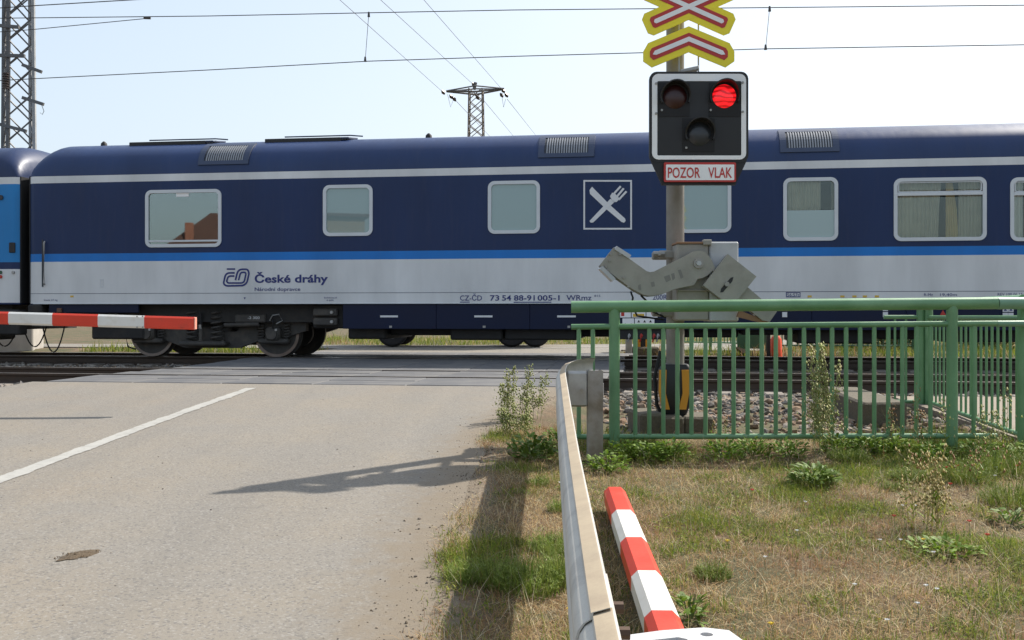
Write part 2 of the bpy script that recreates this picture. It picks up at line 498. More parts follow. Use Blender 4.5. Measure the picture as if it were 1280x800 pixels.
def asphalt():
    m, t, N, L, P = nmat('weathered_asphalt')
    tc = N.new('ShaderNodeTexCoord')
    def noise(sc, det, rough=.6, scale=None):
        n = N.new('ShaderNodeTexNoise'); n.inputs['Scale'].default_value = sc; n.inputs['Detail'].default_value = det; n.inputs['Roughness'].default_value = rough
        if scale:
            mp = N.new('ShaderNodeMapping'); mp.inputs['Scale'].default_value = scale
            L.new(tc.outputs['Object'], mp.inputs[0]); L.new(mp.outputs[0], n.inputs['Vector'])
        else:
            L.new(tc.outputs['Object'], n.inputs['Vector'])
        return n.outputs[0]
    def rng(s, a, b, c, d):
        r = N.new('ShaderNodeMapRange'); r.inputs[1].default_value = a; r.inputs[2].default_value = b; r.inputs[3].default_value = c; r.inputs[4].default_value = d
        L.new(s, r.inputs[0]); return r.outputs[0]
    def mix(f, a, b):
        x = N.new('ShaderNodeMix'); x.data_type = 'RGBA'
        L.new(f, x.inputs[0])
        for s, i in ((a, 6), (b, 7)):
            if isinstance(s, tuple): x.inputs[i].default_value = (*s, 1)
            else: L.new(s, x.inputs[i])
        return x.outputs[2]
    c = mix(rng(noise(.9, 6), .4, .65, 0, 1), (.208, .189, .162), (.226, .197, .157))
    c = mix(rng(noise(2.5, 7, .6, (1, .22, 1)), .52, .75, 0, .45), c, (.182, .168, .149))      # faint wheel streaks along the lane
    c = mix(rng(noise(.55, 5), .55, .72, 0, .5), c, (.228, .186, .138))                           # dusty tan patches
    wv = N.new('ShaderNodeTexNoise'); wv.inputs['Scale'].default_value = 1.0; wv.inputs['Detail'].default_value = 4
    mp = N.new('ShaderNodeMapping'); mp.inputs['Scale'].default_value = (1.5, .06, 1); mp.inputs['Rotation'].default_value = (0, 0, R(2.9)); L.new(tc.outputs['Object'], mp.inputs[0]); L.new(mp.outputs[0], wv.inputs['Vector'])
    c = mix(rng(wv.outputs[0], .48, .66, 0, .4), c, (.170, .157, .138))                          # darker tyre tracks
    c = mix(rng(noise(3.2, 9, .75), .62, .72, 0, .45), c, (.125, .115, .10))                     # oil and dirt spots
    # aggregate: small light and dark stones
    vo = N.new('ShaderNodeTexVoronoi'); vo.inputs['Scale'].default_value = 95
    L.new(tc.outputs['Object'], vo.inputs['Vector'])
    sx = N.new('ShaderNodeSeparateColor'); L.new(vo.outputs['Color'], sx.inputs[0])
    c = mix(rng(sx.outputs[0], .82, .9, 0, .6), c, (.105, .10, .096))
    c = mix(rng(sx.outputs[1], .84, .92, 0, .5), c, (.29, .275, .25))
    f = noise(260, 3)
    vm = N.new('ShaderNodeVectorMath'); vm.operation = 'SCALE'
    L.new(c, vm.inputs[0]); L.new(rng(f, .3, .7, .84, 1.16), vm.inputs['Scale'])
    # hair cracks
    vc = N.new('ShaderNodeTexVoronoi'); vc.feature = 'DISTANCE_TO_EDGE'; vc.inputs['Scale'].default_value = .42
    wn = N.new('ShaderNodeTexNoise'); wn.inputs['Scale'].default_value = 2.2; wn.inputs['Detail'].default_value = 6
    L.new(tc.outputs['Object'], wn.inputs['Vector'])
    av = N.new('ShaderNodeVectorMath'); av.operation = 'MULTIPLY_ADD'; av.inputs[1].default_value = (.7, .7, .7)
    L.new(wn.outputs['Color'], av.inputs[0]); L.new(tc.outputs['Object'], av.inputs[2]); L.new(av.outputs[0], vc.inputs['Vector'])
    c = mix(rng(vc.outputs['Distance'], .0, .0022, .3, 0), vm.outputs[0], (.10, .09, .075))
    da = N.new('ShaderNodeAttribute'); da.attribute_name = 'dust'                               # soil carried onto the edge of the lane
    dsum = N.new('ShaderNodeMath'); dsum.operation = 'MULTIPLY_ADD'; dsum.inputs[1].default_value = 1.5
    L.new(da.outputs['Fac'], dsum.inputs[0]); L.new(rng(noise(9, 8, .7), .3, .7, -.75, .05), dsum.inputs[2])
    c = mix(rng(dsum.outputs[0], 0, .8, 0, .9), c, (.185, .150, .108))
    L.new(c, P.inputs['Base Color'])
    P.inputs['Roughness'].default_value = .85
    P.inputs['Specular IOR Level'].default_value = .3
    b = N.new('ShaderNodeBump'); b.inputs['Strength'].default_value = .55; b.inputs['Distance'].default_value = .004
    L.new(sx.outputs[2], b.inputs['Height']); L.new(b.outputs[0], P.inputs['Normal'])
    MATS['asphalt'] = m
    return m
M_asphalt = asphalt()
M_line = mat('worn_road_paint', (.345, .335, .305), .7, var=.1, vscale=6, col2=(.24, .225, .20), mixscale=14, mixpos=(.52, .72), fine=.1, fscale=150, bump=.15)

def ground_mat():
    m, t, N, L, P = nmat('dry_verge_ground')
    tc = N.new('ShaderNodeTexCoord')
    def noise(sc, det):
        n = N.new('ShaderNodeTexNoise'); n.inputs['Scale'].default_value = sc; n.inputs['Detail'].default_value = det; n.inputs['Roughness'].default_value = .65
        L.new(tc.outputs['Object'], n.inputs['Vector']); return n.outputs[0]
    cr = N.new('ShaderNodeValToRGB')  # ramp kept dark to paint the shade pockets between grass blades
    E = cr.color_ramp.elements
    E[0].position = .3; E[0].color = (.040, .050, .014, 1)
    E[1].position = .72; E[1].color = (.21, .15, .082, 1)
    e = E.new(.47); e.color = (.085, .072, .028, 1)
    e = E.new(.6); e.color = (.12, .076, .040, 1)
    L.new(noise(1.6, 8), cr.inputs[0])
    f = noise(38, 6)
    r = N.new('ShaderNodeMapRange'); r.inputs[1].default_value = .3; r.inputs[2].default_value = .7; r.inputs[3].default_value = .6; r.inputs[4].default_value = 1.35
    L.new(f, r.inputs[0])
    vm = N.new('ShaderNodeVectorMath'); vm.operation = 'SCALE'
    L.new(cr.outputs[0], vm.inputs[0]); L.new(r.outputs[0], vm.inputs['Scale'])
    da = N.new('ShaderNodeAttribute'); da.attribute_name = 'dust'
    ds = N.new('ShaderNodeMath'); ds.operation = 'MULTIPLY_ADD'; ds.inputs[1].default_value = 1.6
    r2 = N.new('ShaderNodeMapRange'); r2.inputs[1].default_value = .3; r2.inputs[2].default_value = .7; r2.inputs[3].default_value = -.6; r2.inputs[4].default_value = .1
    L.new(noise(7, 8), r2.inputs[0]); L.new(da.outputs['Fac'], ds.inputs[0]); L.new(r2.outputs[0], ds.inputs[2])
    r3 = N.new('ShaderNodeMapRange'); r3.inputs[1].default_value = 0; r3.inputs[2].default_value = .8; L.new(ds.outputs[0], r3.inputs[0])
    dv = N.new('ShaderNodeVectorMath'); dv.operation = 'SCALE'; dv.inputs[0].default_value = (.185, .145, .10); L.new(r.outputs[0], dv.inputs['Scale'])
    mx = N.new('ShaderNodeMix'); mx.data_type = 'RGBA'
    L.new(r3.outputs[0], mx.inputs[0]); L.new(vm.outputs[0], mx.inputs[6]); L.new(dv.outputs[0], mx.inputs[7])
    L.new(mx.outputs[2], P.inputs['Base Color'])
    P.inputs['Roughness'].default_value = .95
    b = N.new('ShaderNodeBump'); b.inputs['Strength'].default_value = .8; b.inputs['Distance'].default_value = .02
    L.new(f, b.inputs['Height']); L.new(b.outputs[0], P.inputs['Normal'])
    MATS['ground'] = m
    return m
M_ground = ground_mat()
M_bed = mat('ballast_bed', (.115, .088, .062), .95, var=.25, vscale=3, col2=(.22, .165, .115), mixscale=1.5, bump=1.0, bscale=28, fine=.4, fscale=26)

# ------------------------------------------------------------------ track axes and ground heights
TH = R(8.3); CT, ST = math.cos(TH), math.sin(TH)
O_TR = (0.0, 19.08)                                  # a point of the train's near side, on the ground
def uw(u, w):
    """track coordinates (along the rails, away from the viewer) to world x, y"""
    return (u * CT + w * ST, -u * ST + w * CT)
def wof(x, y): return x * ST + y * CT
def uof(x, y): return x * CT - y * ST
RAIL_Z = .30
def ramp(w):
    t = max(0.0, min(1.0, (w - 4.0) / 8.4))
    return .285 * (t * .75 + .25 * t * t * (3 - 2 * t))
def rag(y): return .05 * mnoise.noise(Vector((y * 2.1, 5, 0))) + .03 * mnoise.noise(Vector((y * 7, 9, 0)))
def zroad(x, y): return ramp(wof(x, y))
def zground(x, y):
    w = wof(x, y)
    base = min(ramp(w) - .03, .125)
    if w > 12.3: base = .125 - .07 * min(1, (w - 12.3) / .6)
    if w > 22.4: base = .055 + (.255 - .055) * min(1, (w - 22.4) / 1.6)
    if w < 12.2 and abs(x) < 30:
        nb = .012 * mnoise.noise(Vector((x * 1.7, y * 1.7, 0))) + .006 * mnoise.noise(Vector((x * 6, y * 6, 3)))
        t = x - (redge_r(y) + rag(y)); tl = (redge_l(y)) - x
        t = max(t, tl)
        e = ramp(w) + .012 * min(1, max(0, t + .03) / .10) - .006
        if t < -.10: return ramp(w) - .05
        k = min(1.0, max(0.0, (t - .05) / .5))
        if t < .0: return ramp(w) - .05 + (.05 - .006) * (t + .10) / .10
        base = e * (1 - k) + (base + nb) * k + nb * .4 * (1 - k)
    return base
def rc(y): return -3.4 + .05 * (y - 7.3)             # road centre line
def redge_r(y):
    e = -.345 + .04 * max(0.0, y - 5.5)
    if y > 8.6: e += .75 * min(1, (y - 8.6) / 3.6) ** 1.5
    return e
def redge_l(y): return rc(y) - 3.15

def grid_mesh(xs, ys, zf):
    vs = [(x, y, zf(x, y)) for y in ys for x in xs]
    n = len(xs); fs = []
    for j in range(len(ys) - 1):
        for i in range(n - 1):
            fs.append((j * n + i, j * n + i + 1, (j + 1) * n + i + 1, (j + 1) * n + i))
    return MB().add(vs, fs)

xs = [-900, -300, -120, -60, -30, -18, -12, -9, -7.5, -6.8] + [-6.5 + i * .5 for i in range(11)] + [-1 + i * .12 for i in range(60)] + [6.5, 7, 8, 10, 13, 18, 30, 60, 120, 300, 900]
ys = [-900, -300, -100, -50, -25, -12, -6, -3, -1] + [0 + i * .15 for i in range(84)] + [12.7 + i * .4 for i in range(32)] + [26, 28, 32, 40, 60, 100, 200, 500, 1200]
g = grid_mesh(xs, ys, zground).build('ground', M_ground, None, True)
tag(g, kind='structure')
def set_dust(o, f):
    me = o.data; a = me.attributes.new('dust', 'FLOAT', 'POINT')
    a.data.foreach_set('value', [f(v.co.x, v.co.y) for v in me.vertices])
def dust_ground(x, y):
    if not (-2 < y < 13 and -3 < x < 3): return 0.0
    t = x - redge_r(y); return max(0.0, 1 - max(0, t) / .30)
def dust_road(x, y):
    t = redge_r(y) - x; return max(0.0, 1 - max(0, t) / .75) ** 1.6
set_dust(g, dust_ground)

# road: near approach as a slab with sides, ragged right edge
def road_strip(name, y0, y1, ny, zoff, el, er, m, thick=.18):
    mb = MB(); rows = []
    for j in range(ny + 1):
        y = y0 + (y1 - y0) * j / ny
        a, b = el(y), er(y)
        rows.append([(a + (b - a) * i / 10, y) for i in range(11)])
    vs = []; fs = []
    for r in rows:
        vs += [(x, y, zroad(x, y) + zoff) for x, y in r]
        vs += [(r[0][0] - .03, r[0][1], zroad(*r[0]) + zoff - thick), (r[-1][0] + .03, r[-1][1], zroad(*r[-1]) + zoff - thick)]
    n = 13
    for j in range(len(rows) - 1):
        a = j * n; b = a + n
        for i in range(10): fs.append((a + i, a + i + 1, b + i + 1, b + i))
        fs.append((a + 10, a + 12, b + 12, b + 10)); fs.append((a + 11, a, b, b + 11))
    return tag(mb.add(vs, fs).build(name, m), kind='structure')

def rag_(y): return .05 * mnoise.noise(Vector((y * 2.1, 5, 0))) + .03 * mnoise.noise(Vector((y * 7, 9, 0)))
def near_r(y): return redge_r(y) + rag(y) + .03
W_PAN = 12.5
def clip_y(xf, w):           # y on edge xf where w-coordinate is w
    y = w / CT
    for _ in range(8): y = (w - xf(y) * ST) / CT
    return y
# rows run parallel to the track at the end so that the slab butts against the crossing panels
mbr = MB(); rows = []
NY = 150
for j in range(NY + 1):
    w = -14 + (W_PAN - .012 + 14) * j / NY
    yl = clip_y(redge_l, w); yr = clip_y(near_r, w)
    a = (redge_l(yl), yl); b = (near_r(yr), yr)
    FR = [0, .08, .16, .24, .32, .40, .48, .56, .64, .72, .78, .83, .87, .91, .945, .975, 1.0]
    rows.append([(a[0] + (b[0] - a[0]) * f, a[1] + (b[1] - a[1]) * f) for f in FR])
vs = []; fs = []; n = 19
for r in rows:
    vs += [(x, y, zroad(x, y) + .004 * mnoise.noise(Vector((x * .8, y * .8, 1)))) for x, y in r]
    vs += [(r[0][0] - .03, r[0][1], zroad(*r[0]) - .2), (r[-1][0] + .03, r[-1][1], zroad(*r[-1]) - .2)]
for j in range(NY):
    a = j * n; b = a + n
    for i in range(16): fs.append((a + i, a + i + 1, b + i + 1, b + i))
    fs.append((a + 16, a + 18, b + 18, b + 16)); fs.append((a + 17, a, b, b + 17))
rd = tag(mbr.add(vs, fs).build('road', M_asphalt, None, True), kind='structure'); set_dust(rd, dust_road)
# far side of the crossing: road on, and a side road along the railway
W_FAR = 22.45
mb = MB()
p = [uw(-7.9, W_FAR + .01), uw(-1.0, W_FAR + .01), uw(-1.0, 24.8), uw(-7.9, 24.8)]
mb.prism([(a, b) for a, b in p], .288, .10, 'xy')
tag(mb.build('far_road', M_asphalt), kind='structure')
mb = MB()
p = [uw(-9.2, 24.81), uw(2.2, 24.81), uw(6.0, 34.0), uw(3.0, 34.0), uw(.4, 29.6), uw(-6.0, 27.4), uw(-40, 26.5), uw(-40, 24.81)]
mb.prism(p, .284, .10, 'xy')
tag(mb.build('side_road', M_asphalt), kind='structure')
mb = MB()
p0 = Vector((*uw(-3.2, 25.2), 0)); p1 = Vector((*uw(2.6, 30.2), 0)); d = (p1 - p0).normalized(); nn = Vector((-d.y, d.x, 0)) * .09
mb.add([(q.x, q.y, .292) for q in (p0 - nn, p1 - nn, p1 + nn, p0 + nn)], [(0, 1, 2, 3)])
tag(mb.build('far_road_line', M_line), kind='structure')

# worn white centre line, a thin sheet on the asphalt with a chipped edge
vs = []; fs = []; k = 0
y = -6.0
while y < 12.55:
    hw = .064 + .016 * mnoise.noise(Vector((y * 3, 0, 0)))
    el = -hw + .012 * mnoise.noise(Vector((y * 9, 1, 0))) + .035 * max(0, mnoise.noise(Vector((y * 19, 4, 0))) - .2)
    er = hw + .012 * mnoise.noise(Vector((y * 9, 7, 0))) + .03 * max(0, mnoise.noise(Vector((y * 23, 8, 0))) - .15)
    c = rc(y)
    for x in (c + el, c + er): vs.append((x, y, zroad(x, y) + .004 * mnoise.noise(Vector((x * .8, y * .8, 1))) + .0042))
    if k: fs.append((2 * k - 2, 2 * k - 1, 2 * k + 1, 2 * k))
    k += 1; y += .035
tag(MB().add(vs, fs).build('centre_line', M_line), kind='structure')

# ballast bed
us = [-80, -50, -30, -20] + [-16 + .5 * i for i in range(61)] + [18, 25, 40, 80]
ws = [12.25, 12.7, 13.2] + [13.6 + .4 * i for i in range(22)] + [22.3, 22.9]
mb = MB(); vs = []; fs = []
for w in ws:
    for u in us:
        x, y = uw(u, w)
        z = .125 + .018 * mnoise.noise(Vector((x * 1.3, y * 1.3, 8)))
        if w < 12.3: z = .085
        if w > 22.8: z = .06
        vs.append((x, y, z))
n = len(us)
for j in range(len(ws) - 1):
    for i in range(n - 1): fs.append((j * n + i, j * n + i + 1, (j + 1) * n + i + 1, (j + 1) * n + i))
tag(mb.add(vs, fs).build('track_bed', M_bed, None, True), kind='structure')

# ------------------------------------------------------------------ tracks
RAILP = [(-.036, 0), (.036, 0), (.036, -.03), (.010, -.048), (.009, -.12), (.065, -.145), (.065, -.158), (-.065, -.158), (-.065, -.145), (-.009, -.12), (-.010, -.048), (-.036, -.03)]
def make_track(wc, label):
    t = thing('railway_track', label, 'railway track', (*uw(0, wc), 0), 0, 'railway tracks')
    for sgn in (-1, 1):
        w = wc + sgn * .753
        path = []
        for u in (-80, 80):
            x, y = uw(u, w); path.append(((x, y, RAIL_Z), (ST, CT)))
        rl = MB().sweep(RAILP, path).build('rail', M_railside, t, False, True)
        hd = MB().sweep([(-.034, .0015), (.034, .0015), (.034, .0005), (-.034, .0005)], path).build('rail_head', M_railtop, rl, False, True)
    u = -16.0; sm = None
    while u < 16:
        x, y = uw(u, wc)
        if not (-7.9 < uof(x, y) < -1.2):
            if sm is None:
                sm = MB().box((0, 0, 0), (.26, 2.5, .16), Matrix.Rotation(-TH, 3, 'Z'), .02).mesh('sleeper')
            link('sleeper', sm, M_sleeper, t, (x - ORG[t.name].x, y - ORG[t.name].y, .075))
        u += .6
    return t
W1, W2 = 14.70, 20.29
make_track(W1, 'empty near railway track of rusty rails running behind the green railing')
make_track(W2, 'railway track under the dark blue dining car')

# crossing deck: rubber panels, one by one
deck = tag(link('crossing_deck', bpy.data.meshes.new('crossing_deck'), None), kind='structure')
deck_base = MB()
rowsW = [(12.5, 13.21), (13.225, 13.885), (14.01, 14.69), (14.71, 15.39), (15.52, 16.25), (16.265, 17.47), (17.485, 18.68), (18.695, 19.475), (19.60, 20.28), (20.30, 20.98), (21.105, 21.76), (21.775, 22.44)]
pm = {}
for (a, b) in rowsW:
    key = round(b - a, 3)
    w = (a + b) / 2
    k = 0
    uL = -7.9 + .1 * math.sin(a * 7); PL = 1.2
    for k in range(6):
        u = uL + PL * (k + .5)
        if key not in pm:
            pm[key] = MB().box((0, 0, 0), (PL - .012, b - a, .20), Matrix.Rotation(-TH, 3, 'Z'), .008).mesh('crossing_panel')
        x, y = uw(u, w)
        link('crossing_panel', pm[key], M_panel, deck, (x, y, .294 - .1 + random.uniform(-.004, .003)))
xa = [uw(-7.85, 12.6), uw(-.8, 12.6), uw(-.8, 22.4), uw(-7.85, 22.4)]
bm_ = MB().prism(xa, .10, .03, 'xy').mesh('crossing_deck')
deck.data = bm_; bm_.materials.append(M_panel)

# ------------------------------------------------------------------ the train
def tr(x, y, v=0.0):
    k = (x - CX) / F
    u = (k * (O_TR[1] + v * CT) - v * ST) / (CT + k * ST)
    Y = O_TR[1] - u * ST + v * CT
    return u, EYE - (y - HY) / F * Y
Z_SILL, Z_EAVE, Z_TOP, BW = 1.338, 3.84, 4.60, 2.84
def roof_profile(n=20):
    pts = []
    for k in range(n + 1):
        a = math.pi * k / n
        e = .62
        c = math.cos(a); s_ = math.sin(a)
        v = BW / 2 - BW / 2 * math.copysign(abs(c) ** .82, c)
        z = Z_EAVE + (Z_TOP - Z_EAVE) * s_ ** .78
        pts.append((v, z))
    return pts
ROOF = roof_profile()
def roof_at(v):
    for (a, z0), (b, z1) in zip(ROOF, ROOF[1:]):
        if a <= v <= b: return z0 + (z1 - z0) * (v - a) / max(1e-6, b - a)
    return Z_TOP

def coach_body(root, m, u0, u1, holes, left_round=True, right_round=True):
    """shell with window openings on the near side"""
    ub = {u0, u1}
    for q in range(9):
        t = q / 8 * .5
        if left_round: ub.add(u0 + t)
        if right_round: ub.add(u1 - t)
    zb = {Z_SILL, Z_EAVE}
    for h in holes:
        ub |= {h[0], h[1]}; zb |= {h[2], h[3]}
    u = u0 + 1
    while u < u1 - .6:
        ub.add(u); u += 1.5
    ub = sorted(ub); zb = sorted(zb)
    ub = [x for i, x in enumerate(ub) if i == 0 or x - ub[i - 1] > 1e-4]
    zb = [x for i, x in enumerate(zb) if i == 0 or x - zb[i - 1] > 1e-4]
    prof = [(0.0, z) for z in zb[:-1]] + ROOF + [(BW, z) for z in (3.0, Z_SILL)]
    nz = len(zb)
    n = len(prof); vs = []; fs = []
    for u in ub:
        d = 9.0
        if left_round: d = min(d, u - u0)
        if right_round: d = min(d, u1 - u)
        k = 1.0 if d >= .5 else math.sqrt(max(0, 1 - (1 - d / .5) ** 2))
        ins = 0 if d >= .12 else .06 * (1 - math.sqrt(max(0, 1 - (1 - d / .12) ** 2)))
        for v, z in prof:
            zz = z if z <= Z_EAVE else Z_EAVE + (z - Z_EAVE) * (.12 + .88 * k)
            vv = v + ins * (1 if v < BW / 2 else -1)
            if z > Z_EAVE and k < 1: pass
            vs.append((u, vv, zz))
    for i in range(len(ub) - 1):
        um = (ub[i] + ub[i + 1]) / 2
        for j in range(n - 1):
            if j < nz - 1:
                zm = (zb[j] + zb[j + 1]) / 2
                if any(h[0] < um < h[1] and h[2] < zm < h[3] for h in holes): continue
            a = i * n + j
            fs.append((a, a + n, a + n + 1, a + 1))
        fs.append((i * n, i * n + n - 1, (i + 1) * n + n - 1, (i + 1) * n))
    fs.append(tuple(range(n))[::-1]); fs.append(tuple((len(ub) - 1) * n + j for j in range(n)))
    return MB().add(vs, fs).build('body', m, root, True)

U_END = tr(36, 300)[0]
car = thing('dining_car', 'dark blue and grey railway dining car with a fork and knife emblem', 'railway carriage', (O_TR[0], O_TR[1], 0), -TH)
ORG[car.name] = Vector((0, 0, 0))
WIN = [(182, 277, 237, 309, 'clear'), (404, 466, 231, 295, 'frost'), (610, 675, 226, 292, 'frost'), (849, 914, 225, 291, 'frost'),
       (979, 1047.5, 222, 301, 'half'), (1117, 1233, 222, 301, 'bar'), (1262.5, 1379, 221, 301, 'bar2')]
holes = []; wins = []
for x0, x1, y0, y1, kind in WIN:
    xm, ym = (x0 + x1) / 2, (y0 + y1) / 2
    a, b = tr(x0, ym)[0], tr(x1, ym)[0]
    zt, zb_ = tr(xm, y0)[1], tr(xm, y1)[1]
    wins.append((a, b, zb_, zt, kind)); holes.append((a + .055, b - .055, zb_ + .055, zt - .055))
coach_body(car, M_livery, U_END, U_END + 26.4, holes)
def wavy(u0, u1, z0, z1, v, amp=.018, waves=9, taper=0.0):
    mb = MB(); vs = []; fs = []; N_ = waves * 6
    for i in range(N_ + 1):
        t = i / N_
        for q, z in enumerate((z0, (z0 + z1) / 2, z1)):
            e = (0, .25, 1)[q]
            u = u0 + (u1 - u0) * t + taper * t * (1 - e) * 0 + taper * e * t
            vs.append((u, v + amp * math.sin(t * waves * 2 * math.pi), z))
    for i in range(N_):
        for q in range(2): fs.append((i * 3 + q, i * 3 + 3 + q, i * 3 + 4 + q, i * 3 + 1 + q))
    return mb.add(vs, fs)
for a, b, z0, z1, kind in wins:
    fr = MB().ring(rrect(a, b, z0, z1, .125, 6), rrect(a + .062, b - .062, z0 + .062, z1 - .062, .075, 6), -.022, .05).build('window', M_trimgrey, car, True)
    pm_ = {'clear': M_glassclear, 'frost': M_frost}.get(kind, M_glass)
    if kind == 'half':
        zm = z0 + (z1 - z0) * .49
        MB().box(((a + b) / 2, .012, (zm + z1) / 2), (b - a - .09, .006, z1 - zm - .008)).build('pane', M_glass, fr)
        MB().box(((a + b) / 2, .012, (zm + z0) / 2), (b - a - .09, .006, zm - z0 - .008)).build('frosted_pane', M_film, fr)
        wavy(a + .05, a + (b - a) * .70, z0 + .06, z1 - .06, .10).build('curtain', M_curtain, fr, True)
        wavy(a + (b - a) * .90, b - .05, z0 + .06, z1 - .06, .13, waves=3).build('curtain', M_curtain, fr, True)
    elif kind in ('bar', 'bar2'):
        zm = z1 - (z1 - z0) * .255
        MB().box(((a + b) / 2, -.002, zm), (b - a - .10, .04, .062), None, .006).build('transom', M_trimgrey, fr)
        MB().box(((a + b) / 2, .012, (zm + z0) / 2 - .01), (b - a - .09, .006, zm - z0 - .09)).build('pane', M_glass, fr)
        MB().ring(rrect(a + .075, b - .075, zm + .035, z1 - .07, .03), rrect(a + .092, b - .092, zm + .048, z1 - .087, .025), -.006, .02).build('fanlight_frame', M_trimgrey, fr)
        MB().box(((a + b) / 2, .014, (zm + z1) / 2), (b - a - .17, .006, z1 - zm - .14)).build('fanlight_pane', M_glass, fr)
        if kind == 'bar':
            wavy(a + .05, a + (b - a) * .50, z0 + .05, z1 - .05, .10, waves=11, taper=.05).build('curtain', M_curtain, fr, True)
            wavy(a + (b - a) * .585, a + (b - a) * .72, z0 + .05, z1 - .05, .12, waves=5, taper=-.1).build('curtain', M_curtain2, fr, True)
            wavy(a + (b - a) * .72, b - .05, z0 + .05, z1 - .05, .11, waves=7).build('curtain', M_curtain, fr, True)
        else:
            wavy(a + .05, a + (b - a) * .16, z0 + .05, z1 - .05, .10, waves=3).build('curtain', M_signwhite, fr, True)
            wavy(a + (b - a) * .72, b - .05, z0 + .05, z1 - .05, .11, waves=7).build('curtain', M_curtain, fr, True)
    else:
        MB().box(((a + b) / 2, .012, (z0 + z1) / 2), (b - a - .09, .006, z1 - z0 - .09)).build('pane', pm_, fr)
        if kind == 'clear':
            MB().box(((a + b) / 2, .0, z0 + .12), (b - a - .12, .03, .035), None, .005).build('transom', M_trimgrey, fr)
            MB().box(((a + b) / 2 - .02, .004, z1 - .10), (.26, .006, .07)).build('label_plate', M_signwhite, fr)
# interior: partition wall and floor so that one does not look right through
MB().box((U_END + 13.2, 1.25, 2.6), (25.8, .04, 2.4)).build('partition_wall', mat('interior_shade', (.035, .028, .022), .6), car)  # shade of the unlit interior is put into this near-black colour
# end handrail, small fittings at the left end
u, z = tr(57, 330); za, zb2 = tr(57, 302)[1], tr(57, 356)[1]
MB().tube([(u, -.03, za), (u, -.055, za - .03), (u, -.055, zb2 + .03), (u, -.03, zb2)], .016, 8).build('handrail', M_galv, car, True)
MB().box((u - .06, -.004, (za + zb2) / 2), (.03, .012, za - zb2 + .08)).build('handrail_recess', M_ventdark, car)
# roof ventilation grilles following the curve of the roof
def roof_arc(t):
    c = math.cos(t); s_ = math.sin(t)
    return BW / 2 - BW / 2 * math.copysign(abs(c) ** .82, c), Z_EAVE + (Z_TOP - Z_EAVE) * s_ ** .78
def roof_patch(name, u0, u1, v0, v1, off, m, parent, nv=7, thick=.012):
    """patch lying on the roof curve between the arc angles v0 and v1"""
    mb = MB(); vs = []; fs = []
    for i in range(nv + 1):
        t = v0 + (v1 - v0) * i / nv
        v, z = roof_arc(t); a = roof_arc(t - .02); b = roof_arc(t + .02)
        nrm = Vector((0, -(b[1] - a[1]), b[0] - a[0])).normalized()
        for u in (u0, u1):
            p = Vector((u, v, z)) + nrm * off; vs.append(p); vs.append(p - nrm * thick)
    for i in range(nv):
        a = i * 4; b = a + 4
        fs += [(a, a + 2, b + 2, b), (a + 1, b + 1, b + 3, a + 3), (a, b, b + 1, a + 1), (a + 2, a + 3, b + 3, b + 2)]
    fs += [(0, 1, 3, 2), (nv * 4, nv * 4 + 2, nv * 4 + 3, nv * 4 + 1)]
    mb.add(vs, fs)
    if name is None: return mb
    return mb.build(name, m, parent, False)
VA, VB = R(8), R(50)
for x0, x1 in ((256, 318), (675, 744), (973, 1046)):
    u0, u1 = tr(x0, 200, .3)[0], tr(x1, 200, .3)[0]
    p = roof_patch('roof_vent', u0, u1, VA, VB, .010, M_ventdark, car)
    fr = MB()
    for a, b, c, d in ((u0, u1, VA, VA + R(5)), (u0, u1, VB - R(8), VB), (u0, u0 + .11, VA + R(5), VB - R(8)), (u1 - .11, u1, VA + R(5), VB - R(8))):
        q = roof_patch(None, a, b, c, d, .022, None, None); fr.add(q.v, q.f)
    fr.build('vent_frame', M_ventgrey, p)
    sl = MB(); k = u0 + .15
    while k < u1 - .14:
        q = roof_patch(None, k, k + .022, VA + R(5), VB - R(8), .020, None, None); sl.add(q.v, q.f); k += .045
    tag(sl.build('slats', mat('vent_slat_metal', (.27, .28, .30), .5, metal=.2), p), kind='stuff')
# raised roof hatches and small roof ventilators
for x0, x1, yb in ((168, 272, 188), (336, 440, 181)):
    u0, u1 = tr(x0, 185, .75)[0], tr(x1, 185, .75)[0]
    zc = roof_at(.75)
    h = MB().box(((u0 + u1) / 2, .85, zc + .045), (u1 - u0, .62, .035), Matrix.Rotation(R(8), 3, 'X'), .01).build('roof_hatch', M_ventgrey, car)
    MB().box(((u0 + u1) / 2 - .08, .56, zc - .025), (u1 - u0 - .16, .05, .09), None, .01).build('hatch_side', M_black, h)
    MB().tube([(u0 + .35, .7, zc + .075), (u1 - .02, .7, zc + .075), (u1 + .22, .75, zc + .06)], .014, 6).build('hatch_rail', M_ventgrey, h)
for x, v in ((130, .95), (536, .95)):
    u = tr(x, 185, v)[0]
    MB().tube([(u, v, roof_at(v) - .03), (u, v, roof_at(v) + .05), (u, v, roof_at(v) + .09)], [.07, .06, .02], 10).build('roof_ventilator', M_dark, car, True)
